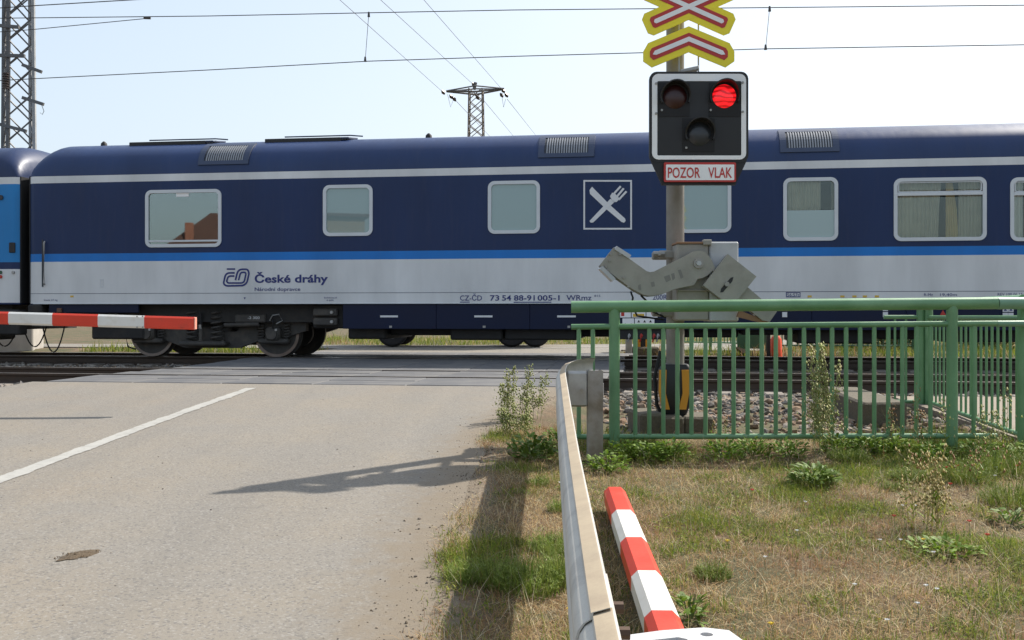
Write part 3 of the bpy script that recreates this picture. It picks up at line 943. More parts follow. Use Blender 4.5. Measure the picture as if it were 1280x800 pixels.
# emblem
def flat(quads, y=-.005):
    mb = MB()
    for q in quads:
        mb.add([(p[0], y, p[1]) for p in q], [tuple(range(len(q)))])
    return mb
def E(cx_, cy_):
    return tr(720 + cx_ / 6.4, 215 + cy_ / 6.4)
q = stroke([E(66, 71), E(441, 71), E(441, 454), E(66, 454)], .030, True)
em = flat(q).build('emblem_frame', M_white, car)
def fan(pts): return [[Vector(p) for p in pts]]
kn = [E(128, 118), E(108, 145), E(112, 175), E(228, 285), E(365, 400), E(385, 406), E(398, 390), E(392, 372), E(270, 262)]
flat(fan(kn), -.0052).build('knife', M_white, em)
fk = []
fk += fan([E(108, 392), E(118, 406), E(138, 404), E(310, 238), E(275, 215)])
fk += fan([E(272, 195), E(290, 165), E(318, 178), E(335, 200), E(352, 210), E(325, 240), E(295, 240)])
for a, b in (((298, 180), (358, 114)), ((322, 204), (382, 131)), ((342, 222), (404, 155))):
    fk += stroke([E(*a), E(*b)], .036)
flat(fk[:2], -.0062).build('fork', M_white, em)
flat(fk[2:], -.0072).build('fork_tines', M_white, em)
# operator's mark and lettering
def G(cx_, cy_): return tr(260 + cx_ / 7.11, 320 + cy_ / 7.11)
q = stroke(rounded([G(245, 215), G(268, 118), G(352, 118), G(366, 150), G(342, 262), G(165, 266), G(138, 248), G(158, 150), G(238, 150)], .11, 5), .034)
q += stroke(rounded([G(272, 215), G(290, 145), G(332, 145), G(338, 160), G(320, 240), G(180, 240), G(166, 226), G(180, 178), G(236, 178)], .06, 5), .032)
q += stroke([G(168, 116), G(242, 116)], .030)
flat(q).build('operator_mark', M_print, car)
def ctext(s, x0, x1, ybase, caph, name='lettering', m=M_print, bold=0.0):
    (u0, z0), (u1, _) = tr(x0, ybase), tr(x1, ybase)
    z0 = tr((x0 + x1) / 2, ybase)[1]
    zt = tr((x0 + x1) / 2, ybase - caph)[1]
    return text_fit(s, u0, u1, z0, zt - z0, -.005, bold).build(name, m, car)
ctext('České dráhy', 318.5, 410, 353, 9.8, bold=.028)
ctext('Národní dopravce', 318.5, 375.5, 363.6, 4.6, bold=.008)
ctext('CZ-ČD', 575, 602.5, 375.6, 6.6, bold=.008)
for wd_, xa_, xb_ in (('73', 612.5, 624), ('54', 627.5, 639), ('88-91', 642.5, 668.5), ('005-1', 672, 699.5)): ctext(wd_, xa_, xb_, 375.6, 6.8, bold=.016)
ctext('WRmz', 708, 739.5, 375.3, 6.8, bold=.008)
ctext('815', 743, 750.5, 371.0, 2.6)
ctext('200R', 816, 834, 374.5, 6.5, bold=.005)
ctext('56:57t', 984, 999, 370.5, 4.0)
ctext('R-Mz', 1155, 1166, 370, 3.5); ctext('19,40m', 1175, 1196, 370, 3.5); ctext('REV 100 06 15 26', 1247, 1285, 369.5, 3.5)
ctext('Schlüssel', 405, 421, 373.0, 2.0); ctext('4 600', 408, 417, 376.2, 2.0); ctext('Svatá 27 kg', 55, 72, 376, 2.2)
for x0, x1, y in ((575, 587, 377.6), (642, 689, 377.8)):
    (a, z), (b, _) = tr(x0, y), tr(x1, y)
    MB().box(((a + b) / 2, -.004, z), (b - a, .002, .016)).build('underline', M_print, car)
(a, zt), (b, zb3) = tr(982.5, 365.2), tr(1000.5, 371.5)
MB().ring([(b, zt), (a, zt), (a, zb3), (b, zb3)], [(b - .012, zt - .012), (a + .012, zt - .012), (a + .012, zb3 + .012), (b - .012, zb3 + .012)], -.005, -.002).build('weight_box', M_print, car)
for x in (1012, 1053, 1068, 1081, 1096, 90):
    u, z = tr(x, 370.5)
    MB().box((u, -.004, z), (.07, .002, .035)).build('yellow_mark', M_yellowprint, car)
u, z = tr(306, 373); MB().prism([(u - .02, z + .02), (u + .02, z + .02), (u, z - .02)], -.005, -.001).build('jacking_mark', M_print, car)
u, z = tr(127.5, 354)
MB().ring([(u + .03, z + .08), (u - .03, z + .08), (u - .03, z - .08), (u + .03, z - .08)], [(u + .018, z + .068), (u - .018, z + .068), (u - .018, z - .068), (u + .018, z - .068)], -.006, -.001).build('destination_slot', M_trimgrey, car)
(a, z), (b, _) = tr(38, 366.5), tr(1500, 364.5)
MB().box(((a + b) / 2, -.001, 1.545), (b - a, .004, .008)).build('panel_seam', M_ventgrey, car)
MB().box((U_END + 13.2, -.006, 1.345), (26.2, .02, .012)).build('sill_bead', M_trimgrey, car)
# skirt panels under the body with white grab marks
Z_SK = .868
edges = [428, 545, 662, 779, 897, 1015, 1133, 1252, 1372]
for i, (xa_, xb_) in enumerate(zip(edges, edges[1:])):
    a, b = tr(xa_, 395)[0], tr(xb_, 395)[0]
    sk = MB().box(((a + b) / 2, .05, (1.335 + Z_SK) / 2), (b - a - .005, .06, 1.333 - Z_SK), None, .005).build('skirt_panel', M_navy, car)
    if i < 3:
        u, z = tr((486, 604, 708)[i], 395.5)
        MB().box((u, .016, z), (.34, .006, .035)).build('grab_mark', M_white, sk)
        u, z = tr((488, 605, 711)[i], 408.5)
        MB().box((u, .016, z), (.05, .006, .04)).build('lock', M_galv, sk)
for x, y in ((981, 389), (1107, 389), (1257, 390), (1264, 390)):
    u, z = tr(x, y)
    pl = MB().box((u, .0155, z + .05), (.085, .006, .095)).build('warning_plate', M_white, car)
    MB().box((u, .0155, z - .06), (.085, .006, .09)).build('warning_plate', M_white, car)
    MB().prism([(u - .028, z + .02), (u + .028, z + .02), (u, z + .08)], .0120, .0124).build('warning_triangle', M_print, pl)
u, z = tr(1179, 391); MB().prism([(u - .05, z - .04), (u + .05, z - .04), (u, z + .05)], .0148, .0158).build('warning_triangle', M_redprint, car)
# short skirt and step at the left end
a, b = tr(60, 385)[0], tr(172, 385)[0]
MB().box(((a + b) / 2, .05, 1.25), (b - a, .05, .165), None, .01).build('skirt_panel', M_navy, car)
u, z = tr(74, 388); MB().box((u, .01, z), (.10, .05, .09), None, .01).build('lamp_socket', mat('brown_plastic', (.11, .05, .03), .5), car)
# electrical plates hanging under the skirt
a, b = tr(772, 395)[0], tr(838, 395)[0]
bx_ = MB().box(((a + b) / 2, .20, .80), (b - a, .30, .22), None, .01).build('equipment_box', M_dark, car)
for (x0, x1, y0, y1, mk) in ((775, 788.5, 384, 397, 'r'), (789.5, 807, 384, 397, 'y'), (808, 822, 384, 397, 'r2'), (778, 792.5, 398, 410, 'k'), (793.5, 818, 398, 410, 'k3')):
    (a, zt), (b, zb3) = tr(x0, y0), tr(x1, y1)
    pl = MB().box(((a + b) / 2, .012, (zt + zb3) / 2), (b - a, .016, zt - zb3), None, .003).build('warning_plate', M_signwhite, car)
    um = (a + b) / 2; w_ = b - a; h_ = zt - zb3
    if mk == 'r':
        MB().box((a + w_ * .25, .0025, zb3 + h_ * .5), (w_ * .3, .002, h_ * .7)).build('red_symbol', M_redprint, pl)
    elif mk == 'r2':
        MB().prism([(um - .02, zt - .03), (um + .02, zt - .03), (um + .004, zb3 + .05), (um - .01, zb3 + .05)], .0015, .0035).build('red_symbol', M_redprint, pl)
    elif mk == 'y':
        MB().box((um, .0025, zb3 + h_ * .22), (w_ * .8, .002, h_ * .3)).build('yellow_symbol', M_yellowprint, pl)
        text_fit('123 AR', um - w_ * .3, um + w_ * .3, zb3 + h_ * .5, h_ * .26, .002).build('small_print', M_print, pl) if False else None
        MB().box((um, .0025, zb3 + h_ * .68), (w_ * .6, .002, h_ * .12)).build('grey_symbol', M_ventgrey, pl)
    elif mk == 'k':
        for q in (-.25, .25): MB().prism([(um + q * w_ - .02, zb3 + .05), (um + q * w_ + .02, zb3 + .05), (um + q * w_, zb3 + .09)], .0015, .0035).build('black_symbol', M_black, pl)
    else:
        for q in (-.3, 0, .3):
            MB().prism([(um + q * w_ - .025, zb3 + .10), (um + q * w_ + .025, zb3 + .10), (um + q * w_, zb3 + .145)], .0015, .0035).build('black_symbol', M_black, pl)
            MB().box((um + q * w_, .0025, zb3 + .05), (.055, .002, .03)).build('black_symbol', M_black, pl)
for x in (786, 801, 817, 822):
    u, z = tr(x, 415); MB().tube([(u, .1, .86), (u + .01, .06, .76), (u - .02, .08, .64)], [.02, .03, .012], 6).build('cable_plug', M_redprint if x in (801, 817) else M_galv, car, True)
# underframe equipment
for xa_, xb_, zt, zb3, v0, v1 in ((430, 478, .90, .67, .25, 2.4), (478, 560, .92, .74, .5, 2.2), (560, 626, .90, .66, .2, 2.6), (629, 720, .90, .665, .2, 2.6),
                                  (722, 770, .9, .72, .6, 2.2), (842, 925, .90, .72, .4, 2.5), (928, 996, .90, .77, .3, 2.5), (1000, 1098, .92, .62, .3, 2.5), (1102, 1180, .9, .70, .5, 2.4), (1184, 1300, .9, .66, .3, 2.5), (1304, 1400, .9, .7, .3, 2.5)):
    a, b = tr(xa_, 415)[0], tr(xb_, 415)[0]
    MB().box(((a + b) / 2, (v0 + v1) / 2, (zt + zb3) / 2), (b - a, v1 - v0, zt - zb3), None, .03).build('equipment_box', M_dark, car)
MB().box((U_END + 13.2, 1.42, 1.16), (25.6, 2.3, .34)).build('underframe', M_dark, car)
# bogie
def bogie(x_l, x_r):
    ul = tr(x_l, 415, .62)[0]; ur = tr(x_r, 415, .62)[0]; uc = (ul + ur) / 2
    bg_ = MB()
    prof = [(ul - .62, .98), (ul - .62, .82), (ul - .30, .72), (uc - .95, .62), (uc - .55, .48), (uc + .55, .48), (uc + .95, .62), (ur + .30, .72), (ur + .62, .82), (ur + .62, .98), (ur + .3, 1.0), (uc + .7, .98), (uc + .5, .80), (uc - .5, .80), (uc - .7, .98), (ul + .3, 1.0)]
    for v in (.44, 2.28): bg_.prism(prof, v, v + .16)
    bg_.box((uc, 1.42, .78), (.7, 1.9, .24), None, .04)
    bg_.box((uc, 1.3, .98), (2.6, 1.2, .36), None, .04)
    b = bg_.build('bogie', M_bogie, car)
    for uw_ in (ul, ur):
        for v, sg in ((.60, -1), (2.10, 1)):
            mbw = MB()
            mbw.tube([(uw_, v - .068 if sg < 0 else v + .068, .30 + .46), (uw_, v + .05 * (-sg), .30 + .46)], [.46, .468], 40)
            mbw.tube([(uw_, v + .05 * (-sg), .76), (uw_, v + .08 * (-sg), .76)], .485, 40)
            wh = mbw.build('wheel', M_bogie, b, True)
            f = v - .072 if sg < 0 else v + .072
            ro = [(uw_ + .455 * math.cos(t * math.pi / 20), .76 + .455 * math.sin(t * math.pi / 20)) for t in range(40)]
            ri = [(uw_ + .40 * math.cos(t * math.pi / 20), .76 + .40 * math.sin(t * math.pi / 20)) for t in range(40)]
            MB().ring(ro, ri, f - .004, f + .01).build('wheel_tread', M_steelworn, b, True)
        MB().cyl((uw_, 1.35, .76), (0, 1, 0), .09, 1.5).build('axle', M_bogie, b, True)
        for dv in (.9, 1.8): MB().cyl((uw_, dv, .76), (0, 1, 0), .30, .10, 28).build('brake_disc', M_bogie, b, True)
        # axle box with cover and bolts
        ab = MB().box((uw_, .38, .76), (.30, .22, .28), None, .05)
        ab.box((uw_, .40, .62), (.62, .18, .10), None, .03)
        ab.cyl((uw_, .255, .76), (0, 1, 0), .105, .04, 18)
        ab.build('axle_box', M_bogie, b, True)
        MB().cyl((uw_ + .1, .235, .84), (0, 1, 0), .025, .03, 8).build('box_bolt', M_galv, b)
        for du in (-.26, .26):
            pts = [(uw_ + du + .062 * math.cos(t * .55), .40 + .062 * math.sin(t * .55), .66 + .30 * t / 62) for t in range(63)]
            MB().tube(pts, .014, 6).build('axle_spring', M_bogie, b, True)
        MB().tube([(uw_ + .02, .27, .86), (uw_ + .05, .22, .98), (uw_ - .02, .25, 1.12)], .016, 6).build('brake_cable', M_rubber, b, True)
    for du in (-.24, .26):
        pts = [(uc - .1 + du + .11 * math.cos(t * .5), .33 + .11 * math.sin(t * .5), .62 + .58 * t / 76) for t in range(77)]
        MB().tube(pts, .021, 7).build('coil_spring', M_bogie, b, True)
    MB().box((uc - .1, .32, .57), (.95, .3, .09), None, .03).build('spring_plank', M_bogie, b)
    MB().tube([(uc - .13, .22, .62), (uc - .13, .22, .88)], .038, 10).build('damper', M_bogie, b, True)
    MB().tube([(uc - .13, .22, .88), (uc - .13, .22, 1.18)], .026, 10).build('damper_rod', M_rubber, b, True)
    MB().box((uc - .13, .19, .90), (.05, .01, .08)).build('damper_label', M_galv, b)
    MB().tube([(uc + .35, .24, .93), (uc + 1.05, .24, .95)], .045, 10).build('traction_damper', M_bogie, b, True)
    MB().box((ur - .42, .26, 1.06), (.62, .1, .16), None, .02).build('brake_box', M_bogie, b)
    text_fit('-2 300', ur - .46, ur - .22, 1.05, .05, .208).build('stencil', M_white, b)
    MB().tube([(ur - .02, .22, 1.02), (ur + .05, .18, 1.12), (ur + .18, .18, 1.14), (ur + .24, .2, 1.02), (ur + .12, .2, .96)], .012, 6).build('earth_cable', M_galv, b, True)
    MB().tube([(ul - .3, .3, .98), (ul - .42, .25, .75), (ul - .36, .25, .5), (ul - .22, .3, .45)], .018, 6).build('brake_hose', M_rubber, b, True)
    return uc
bogie(193, 348)
for x, z in ((404, 1.18), (404, 1.0)):
    u = tr(x, 390)[0]
    bb = MB().box((u, .2, z), (.48, .2, .14), None, .02).build('battery_box', M_bogie, car)
    MB().cyl((u + .14, .08, z), (0, 1, 0), .03, .05, 8).build('latch', M_galv, bb)
u0 = tr(416, 390)[0]; MB().box((u0 - .15, .35, 1.1), (.62, .3, .46), None, .03).build('equipment_box', M_dark, car)
u0 = tr(140, 420)[0]; MB().box((u0, .7, .86), (1.1, 1.0, .42), None, .03).build('equipment_box', M_dark, car)
u0 = tr(100, 400)[0]; MB().box((u0, .9, 1.1), (1.5, 1.6, .35), None, .03).build('equipment_box', M_dark, car)
# buffers, gangway, hoses at the coupled end
for v in (.55, 2.3):
    MB().tube([(U_END + .1, v, 1.32), (U_END - .06, v, 1.32)], .13, 16).build('buffer', M_dark, car, True)
MB().box((U_END - .06, 1.42, 2.6), (.10, 1.5, 2.5), None, .03).build('gangway_bellows', M_rubber, car)
for k, (xx, dep) in enumerate(((66, 440), (44, 434), (8, 434))):
    a, b = tr(xx - 14 - 3 * k, 405, .3 + .25 * (k % 3))[0], tr(xx + 16, 405, .3 + .25 * (k % 3))[0]
    zl = tr(xx, dep, .3)[1]; v = .3 + .25 * (k % 3)
    pts = []
    for t in range(15):
        s_ = t / 14
        pts.append((a + (b - a) * s_, v, zl + (1.0 - zl) * (2 * s_ - 1) ** 2))
    MB().tube(pts, .014, 7).build('coupling_hose', M_rubber, car, True)
u0 = tr(46, 412)[0]; MB().box((u0, .3, .93), (.55, .08, .05)).build('step_bar', M_galv, car)
MB().box((tr(44, 402)[0], .12, 1.16), (.3, .3, .34), None, .03).build('end_step', M_dark, car)

# neighbouring coach
coach = thing('passenger_coach', 'light blue railway coach coupled to the dark dining car', 'railway carriage', (O_TR[0], O_TR[1], 0), -TH)
ORG[coach.name] = Vector((0, 0, 0))
UE2 = tr(22.5, 300)[0]
cw = []
for k in range(5):
    a = UE2 - 4.6 - 2.4 * k
    cw.append((a, a + 1.5, 2.42, 3.45))
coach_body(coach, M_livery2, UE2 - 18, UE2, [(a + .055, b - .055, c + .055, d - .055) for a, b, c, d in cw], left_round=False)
for a, b, z0, z1 in cw:
    fr = MB().ring(rrect(a, b, z0, z1, .125), rrect(a + .062, b - .062, z0 + .062, z1 - .062, .075), -.022, .05).build('window', M_trimgrey, coach, True)
    MB().box(((a + b) / 2, .012, (z0 + z1) / 2), (b - a - .09, .006, z1 - z0 - .09)).build('pane', M_glass, fr)
MB().prism([(.06, 1.36), (2.78, 1.36), (2.78, 3.86), (.06, 3.86)], UE2 + .004, UE2 + .03, 'yz').build('end_wall', M_rubber, coach)
MB().prism([(.06, 1.36), (2.78, 1.36), (2.78, 3.86), (.06, 3.86)], U_END - .03, U_END - .004, 'yz').build('end_wall', M_rubber, car)
MB().box((UE2 + .10, 1.42, 2.6), (.14, 1.5, 2.5), None, .04).build('gangway_bellows', M_rubber, coach)
MB().box((UE2 - 9, 1.25, 2.6), (17.6, .04, 2.4)).build('partition_wall', MATS['interior_shade'], coach)
MB().box((UE2 - 9, 1.42, 1.08), (17.4, 2.3, .5)).build('underframe', M_dark, coach)
for xx, yy, rr_, mm in ((1, 340.5, .035, M_greendark), (1, 346, .035, M_redprint), (17, 340.5, .03, M_galv), (1.5, 247, .05, M_ventdark)):
    u, z = tr(xx, yy); MB().cyl((u, -.012, z), (0, 1, 0), rr_, .03, 12).build('end_fitting', mm, coach, True)
u, z = tr(15.5, 309.5); MB().box((u, -.008, z), (.13, .03, .2), None, .01).build('socket', M_black, coach)
u, z = tr(19, 295); MB().box((UE2 - .2, .1, .98), (.5, .3, .5), None, .03).build('end_step', M_dark, coach)
for v in (.55, 2.3):
    MB().tube([(UE2 - .1, v, 1.32), (UE2 + .06, v, 1.32)], .13, 16).build('buffer', M_dark, coach, True)
MB().box((UE2 - 1.5, .7, .82), (1.4, .9, .4), None, .04).build('equipment_box', M_dark, coach)

# ------------------------------------------------------------------ signal mast with crosses and lights
YM = 9.2
def px(x, y, Y=8.95): 
    p = W(x, y, Y); return (p[0], p[2])
gx, gz = W(844, 0, YM)[0], .16
sig = thing('crossing_signal', 'grey level crossing mast with red light, black signal head and yellow crosses', 'crossing signal', (gx, YM, gz))
mast_r = 11.2 / F * YM
MB().tube([(gx, YM, .1), (gx, YM, 4.14)], mast_r, 24).build('mast', M_mast, sig, True, True)
# ground cover: black body with orange corner panels
def taper_cover():
    mb = MB(); lv = []
    for y_, hw, r_ in ((455, 15, .03), (462, 19.5, .04), (490, 20.0, .04), (506, 17, .04), (518, 13, .03)):
        cxp, cz = px(843, y_, YM)
        h = hw / F * YM
        lv.append((cz, h))
    vs = []; fs = []
    for cz, h in lv:
        for a, b in rrect(-h, h, -h * .8, h * .8, h * .3, 4): vs.append((gx + a, YM + b, cz))
    n = 20
    for i in range(len(lv) - 1):
        for k in range(n): fs.append((i * n + k, i * n + (k + 1) % n, (i + 1) * n + (k + 1) % n, (i + 1) * n + k))
    fs.append(tuple(range(n))); fs.append(tuple((len(lv) - 1) * n + k for k in range(n))[::-1])
    return mb.add(vs, fs)
cov = taper_cover().build('mast_cover', M_black, sig, True, True)
h = 20 / F * YM
for sg in (-1, 1):
    pts = [(sg * 9.5, 462.5), (sg * 18.5, 462.5), (sg * 19.2, 490), (sg * 15, 512), (sg * 5.5, 512), (sg * 10.5, 492)]
    if sg > 0: pts = pts[::-1]
    MB().prism([px(843 + a, b, YM - .13) for a, b in pts], YM - h * .8 - .008, YM - h * .8 + .015).build('orange_panel', M_orange, cov, False, True)
MB().tube([(gx - .135, YM - .05, 1.2 - .35), (gx - .19, YM - .06, .62), (gx - .17, YM - .05, .38), (gx - .13, YM - .05, .3)], .016, 7).build('cable', M_rubber, sig, True, True)
# signal head
YS = 8.69
def pS(pts, Y=YS): return [px(a, b, Y) for a, b in pts]
out = rrect(812, 935.5, 89.5, 203, 9, 4)
inn = rrect(815, 932.5, 92.5, 199.5, 8, 4)
pan = rrect(821.5, 926.5, 101.5, 194.5, 1.5, 4)
head = MB().prism(pS(out[::-1]), YS, YS + .05).build('signal_head', M_black, sig, False, True)
MB().box((*W(874, 148, YS + .12)[:1], YS + .12, W(874, 148, YS + .12)[2]), (.55, .12, .6), None, .03).build('signal_case', M_black, head, False, True)
MB().ring(pS(inn[::-1]), pS(pan[::-1]), YS - .006, YS + .002).build('white_border', M_signwhite, head, False, True)
MB().prism(pS(pan[::-1]), YS - .003, YS + .001).build('black_panel', M_black, head, False, True)
for k, (x0, x1, y0, y1) in enumerate(((823, 862, 104, 146), (886, 926, 104, 146), (853, 893, 148, 190))):
    MB().prism(pS([(x0, y0), (x0, y1), (x1, y1), (x1, y0)]), YS - .008, YS - .002).build('lamp_door', M_rubber, head, False, True)
def hood(cx_, cy_, r):
    mb = MB(); n = 22; vs = []; fs = []
    for k in range(n + 1):
        a = R(-25 + 230 * k / n)
        for rr_, dy in ((r, -.006), (r, -.13 + .08 * (1 - math.sin(max(0, a)) if 0 < a < math.pi else 1.0)), (r + 1.6, -.13 + .08 * (1 - math.sin(a) if 0 < a < math.pi else 1.0)), (r + 1.6, -.006)):
            p_ = px(cx_ + rr_ * math.cos(a), cy_ - rr_ * math.sin(a), YS)
            vs.append((p_[0], YS + dy, p_[1]))
    for k in range(n):
        for q in range(4): fs.append((k * 4 + q, k * 4 + (q + 1) % 4, k * 4 + 4 + (q + 1) % 4, k * 4 + 4 + q))
    return mb.add(vs, fs)
for cx_, cy_, m_, nm in ((843.5, 121.5, M_lamp_off, 'unlit_red_lamp'), (905, 120.5, M_lamp_on, 'lit_red_lamp'), (874, 167.5, M_lamp_off2, 'unlit_lamp')):
    p_ = px(cx_, cy_, YS); r = 14.8 / F * YS
    mb = MB(); prof = [(0, -.035), (r * .5, -.031), (r * .85, -.020), (r, -.010)]
    vs = [(p_[0], YS - .035, p_[1])]; fs = []
    for rr_, d in prof[1:]:
        for k in range(28): vs.append((p_[0] + rr_ * math.cos(k * math.pi / 14), YS + d, p_[1] + rr_ * math.sin(k * math.pi / 14)))
    for k in range(28):
        k2 = (k + 1) % 28
        fs.append((0, 1 + k, 1 + k2))
        for q in range(2): fs.append((1 + q * 28 + k, 1 + q * 28 + 28 + k, 1 + q * 28 + 28 + k2, 1 + q * 28 + k2))
    lm = mb.add(vs, fs).build(nm, m_, head, True, True)
    hood(cx_, cy_, 17.2).build('lamp_hood', M_black, head, True, True)
for cx_, cy_ in ((827, 138), (888, 138), (857.5, 185), (820, 104.5), (928, 103.5), (820, 142), (928, 140)):
    p_ = px(cx_, cy_, YS); MB().cyl((p_[0], YS - .012, p_[1]), (0, 1, 0), .010, .012, 8).build('screw', M_bolt, head, False, True)
MB().prism(pS([(814, 200), (828, 231), (919.5, 231), (934, 200)]), YS + .004, YS + .05).build('lower_shield', M_black, head, False, True)
sp = MB().prism(pS(rrect(829.5, 919.3, 203.4, 227.8, 1.5, 2)[::-1]), YS - .022, YS - .008).build('warning_sign', M_signred, sig, False, True)
MB().prism(pS(rrect(832, 917, 206.2, 225.6, 1, 2)[::-1]), YS - .0255, YS - .021).build('sign_face', M_signwhite, sp, False, True)
for s_, xa_, xb_ in (('POZOR', 834.2, 874.5), ('VLAK', 884.5, 914.2)):
    (a, z0), (b, _) = px(xa_, 222.6, YS), px(xb_, 222.6, YS); zt = px(xa_, 209.4, YS)[1]
    text_fit(s_, a, b, z0, zt - z0, YS - .029, .012).build('sign_lettering', M_signred, sp, False, True)
# crosses
YC = 8.98
def bar(c, d_, L0, L1, hw, ch):
    """bar outline in photo pixels along unit direction d_ from L0 to L1 with chamfered ends"""
    n_ = (-d_[1], d_[0]); P_ = []
    def q(l, s): P_.append((c[0] + d_[0] * l + n_[0] * s, c[1] + d_[1] * l + n_[1] * s))
    if L0 < 0: q(L0, -(hw - ch)); q(L0 + ch, -hw)
    else: q(L0, -hw)
    q(L1 - ch, -hw); q(L1, -(hw - ch)); q(L1, hw - ch); q(L1 - ch, hw)
    if L0 < 0: q(L0 + ch, hw); q(L0, hw - ch)
    else: q(L0, hw)
    return P_
def pole_bar(name, c, ang, L0, L1, lay, parent):
    d_ = (math.cos(R(ang)), math.sin(R(ang)))
    res = []
    for hw, dl, y_off, m_, nm in ((14.8, 0, 0, M_signyellow, name), (7.3, 8.5, .004, M_signred, 'red_stripe'), (2.8, 12.5, .008, M_signwhite, 'white_stripe')):
        l0 = L0 + dl if L0 < 0 else L0
        pts = bar(c, d_, l0, L1 - dl, hw, 5.5 if hw > 10 else (2.5 if hw > 5 else 1.9))
        y_ = YC - y_off - lay
        o = MB().prism([px(a, b, YC) for a, b in pts], y_ - .002, y_ + (.012 if y_off == 0 else .001)).build(nm, m_, parent, False, True)
        if parent is sig: parent = o
    return parent
CR = (861, 8.5)
pole_bar('cross_board', CR, 24, -60, 60, 0, sig)
pole_bar('cross_board', CR, -24, -60, 60, .0015, sig)
CH = (861, 49)
# half cross below: two limbs mitred at the apex
def limb(sg, lay):
    a = R(22.5); d_ = (sg * math.cos(a), math.sin(a)); nrm = (0, 1)
    par = sig
    for hv, dl, y_off, m_, nm in ((16.2, 0, 0, M_signyellow, 'half_cross_board'), (7.9, 9, .004, M_signred, 'red_stripe'), (3.0, 13, .008, M_signwhite, 'white_stripe')):
        L_ = 61 - dl
        t = math.tan(a); xe = 57 - dl * .92; ch = 5 if hv > 10 else 2
        pts = [(0, -hv), (xe - ch * 1.2, -hv + t * (xe - ch * 1.2)), (xe, -hv + t * xe + ch * 1.6), (xe, hv * .25 + t * xe), (xe - ch * 2.2, hv + t * (xe - ch * 2.2)), (0, hv)]
        P_ = [px(CH[0] + sg * x_, CH[1] + y_, YC) for x_, y_ in pts]
        if sg > 0: P_ = P_[::-1]
        y_ = YC - y_off - lay
        o = MB().prism(P_, y_ - .002, y_ + (.012 if y_off == 0 else .001)).build(nm, m_, par, False, True)
        if par is sig: par = o
limb(-1, 0); limb(1, .0003)
for xx in (849, 873):
    p_ = px(xx, 36, 9.02); MB().box((p_[0], 9.02, p_[1]), (.012, .01, .75)).build('bracket_strap', M_galv, sig, False, True)
p_ = px(862, 87, 9.0); MB().box((p_[0], 9.03, p_[1]), (.16, .1, .03), Matrix.Rotation(R(-12), 3, 'Y'), .005).build('bracket', M_galv, sig, False, True)
for y_ in (110, 180, 60, 15):
    p_ = px(844, y_, YM); MB().tube([(p_[0], YM, p_[1] - .025), (p_[0], YM, p_[1] + .025)], mast_r + .008, 20).build('mast_clamp', M_galv, sig, True, True)
    MB().box((p_[0] + .05, YM - (.20 if y_ > 100 else .12), p_[1]), (.05, .40 if y_ > 100 else .18, .04)).build('clamp_arm', M_galv, sig, False, True)

# concrete footing blocks
def block(x0, x1, y0, y1, Y0, Y1, label, name='concrete_block', tilt=0, group=None):
    a = W(x0, y1, Y0); b = W(x1, y0, Y0)
    cx_, cz = (a[0] + b[0]) / 2, (a[2] + b[2]) / 2
    mb = MB().box((0, 0, 0), (b[0] - a[0], Y1 - Y0, b[2] - a[2]), Matrix.Rotation(R(tilt), 3, 'Z'), .02)
    mb.v = [(v[0] + .012 * mnoise.noise(Vector(v) * 9), v[1] + .012 * mnoise.noise(Vector(v) * 9 + Vector((5, 0, 0))), v[2] + .01 * mnoise.noise(Vector(v) * 9 + Vector((0, 5, 0)))) for v in mb.v]
    o = mb.build(name, M_concrete, None)
    o.location = (cx_, (Y0 + Y1) / 2, cz)
    return tag(o, label, 'concrete block', group)
block(796, 829, 517, 550, 8.98, 9.5, 'weathered concrete block left of the mast foot', tilt=6)
block(829.5, 856, 521, 550, 8.93, 9.45, 'weathered concrete block under the orange and black mast cover', tilt=-1)
block(857, 895, 521.5, 550, 8.96, 9.45, 'weathered concrete block right of the mast foot', tilt=-4)

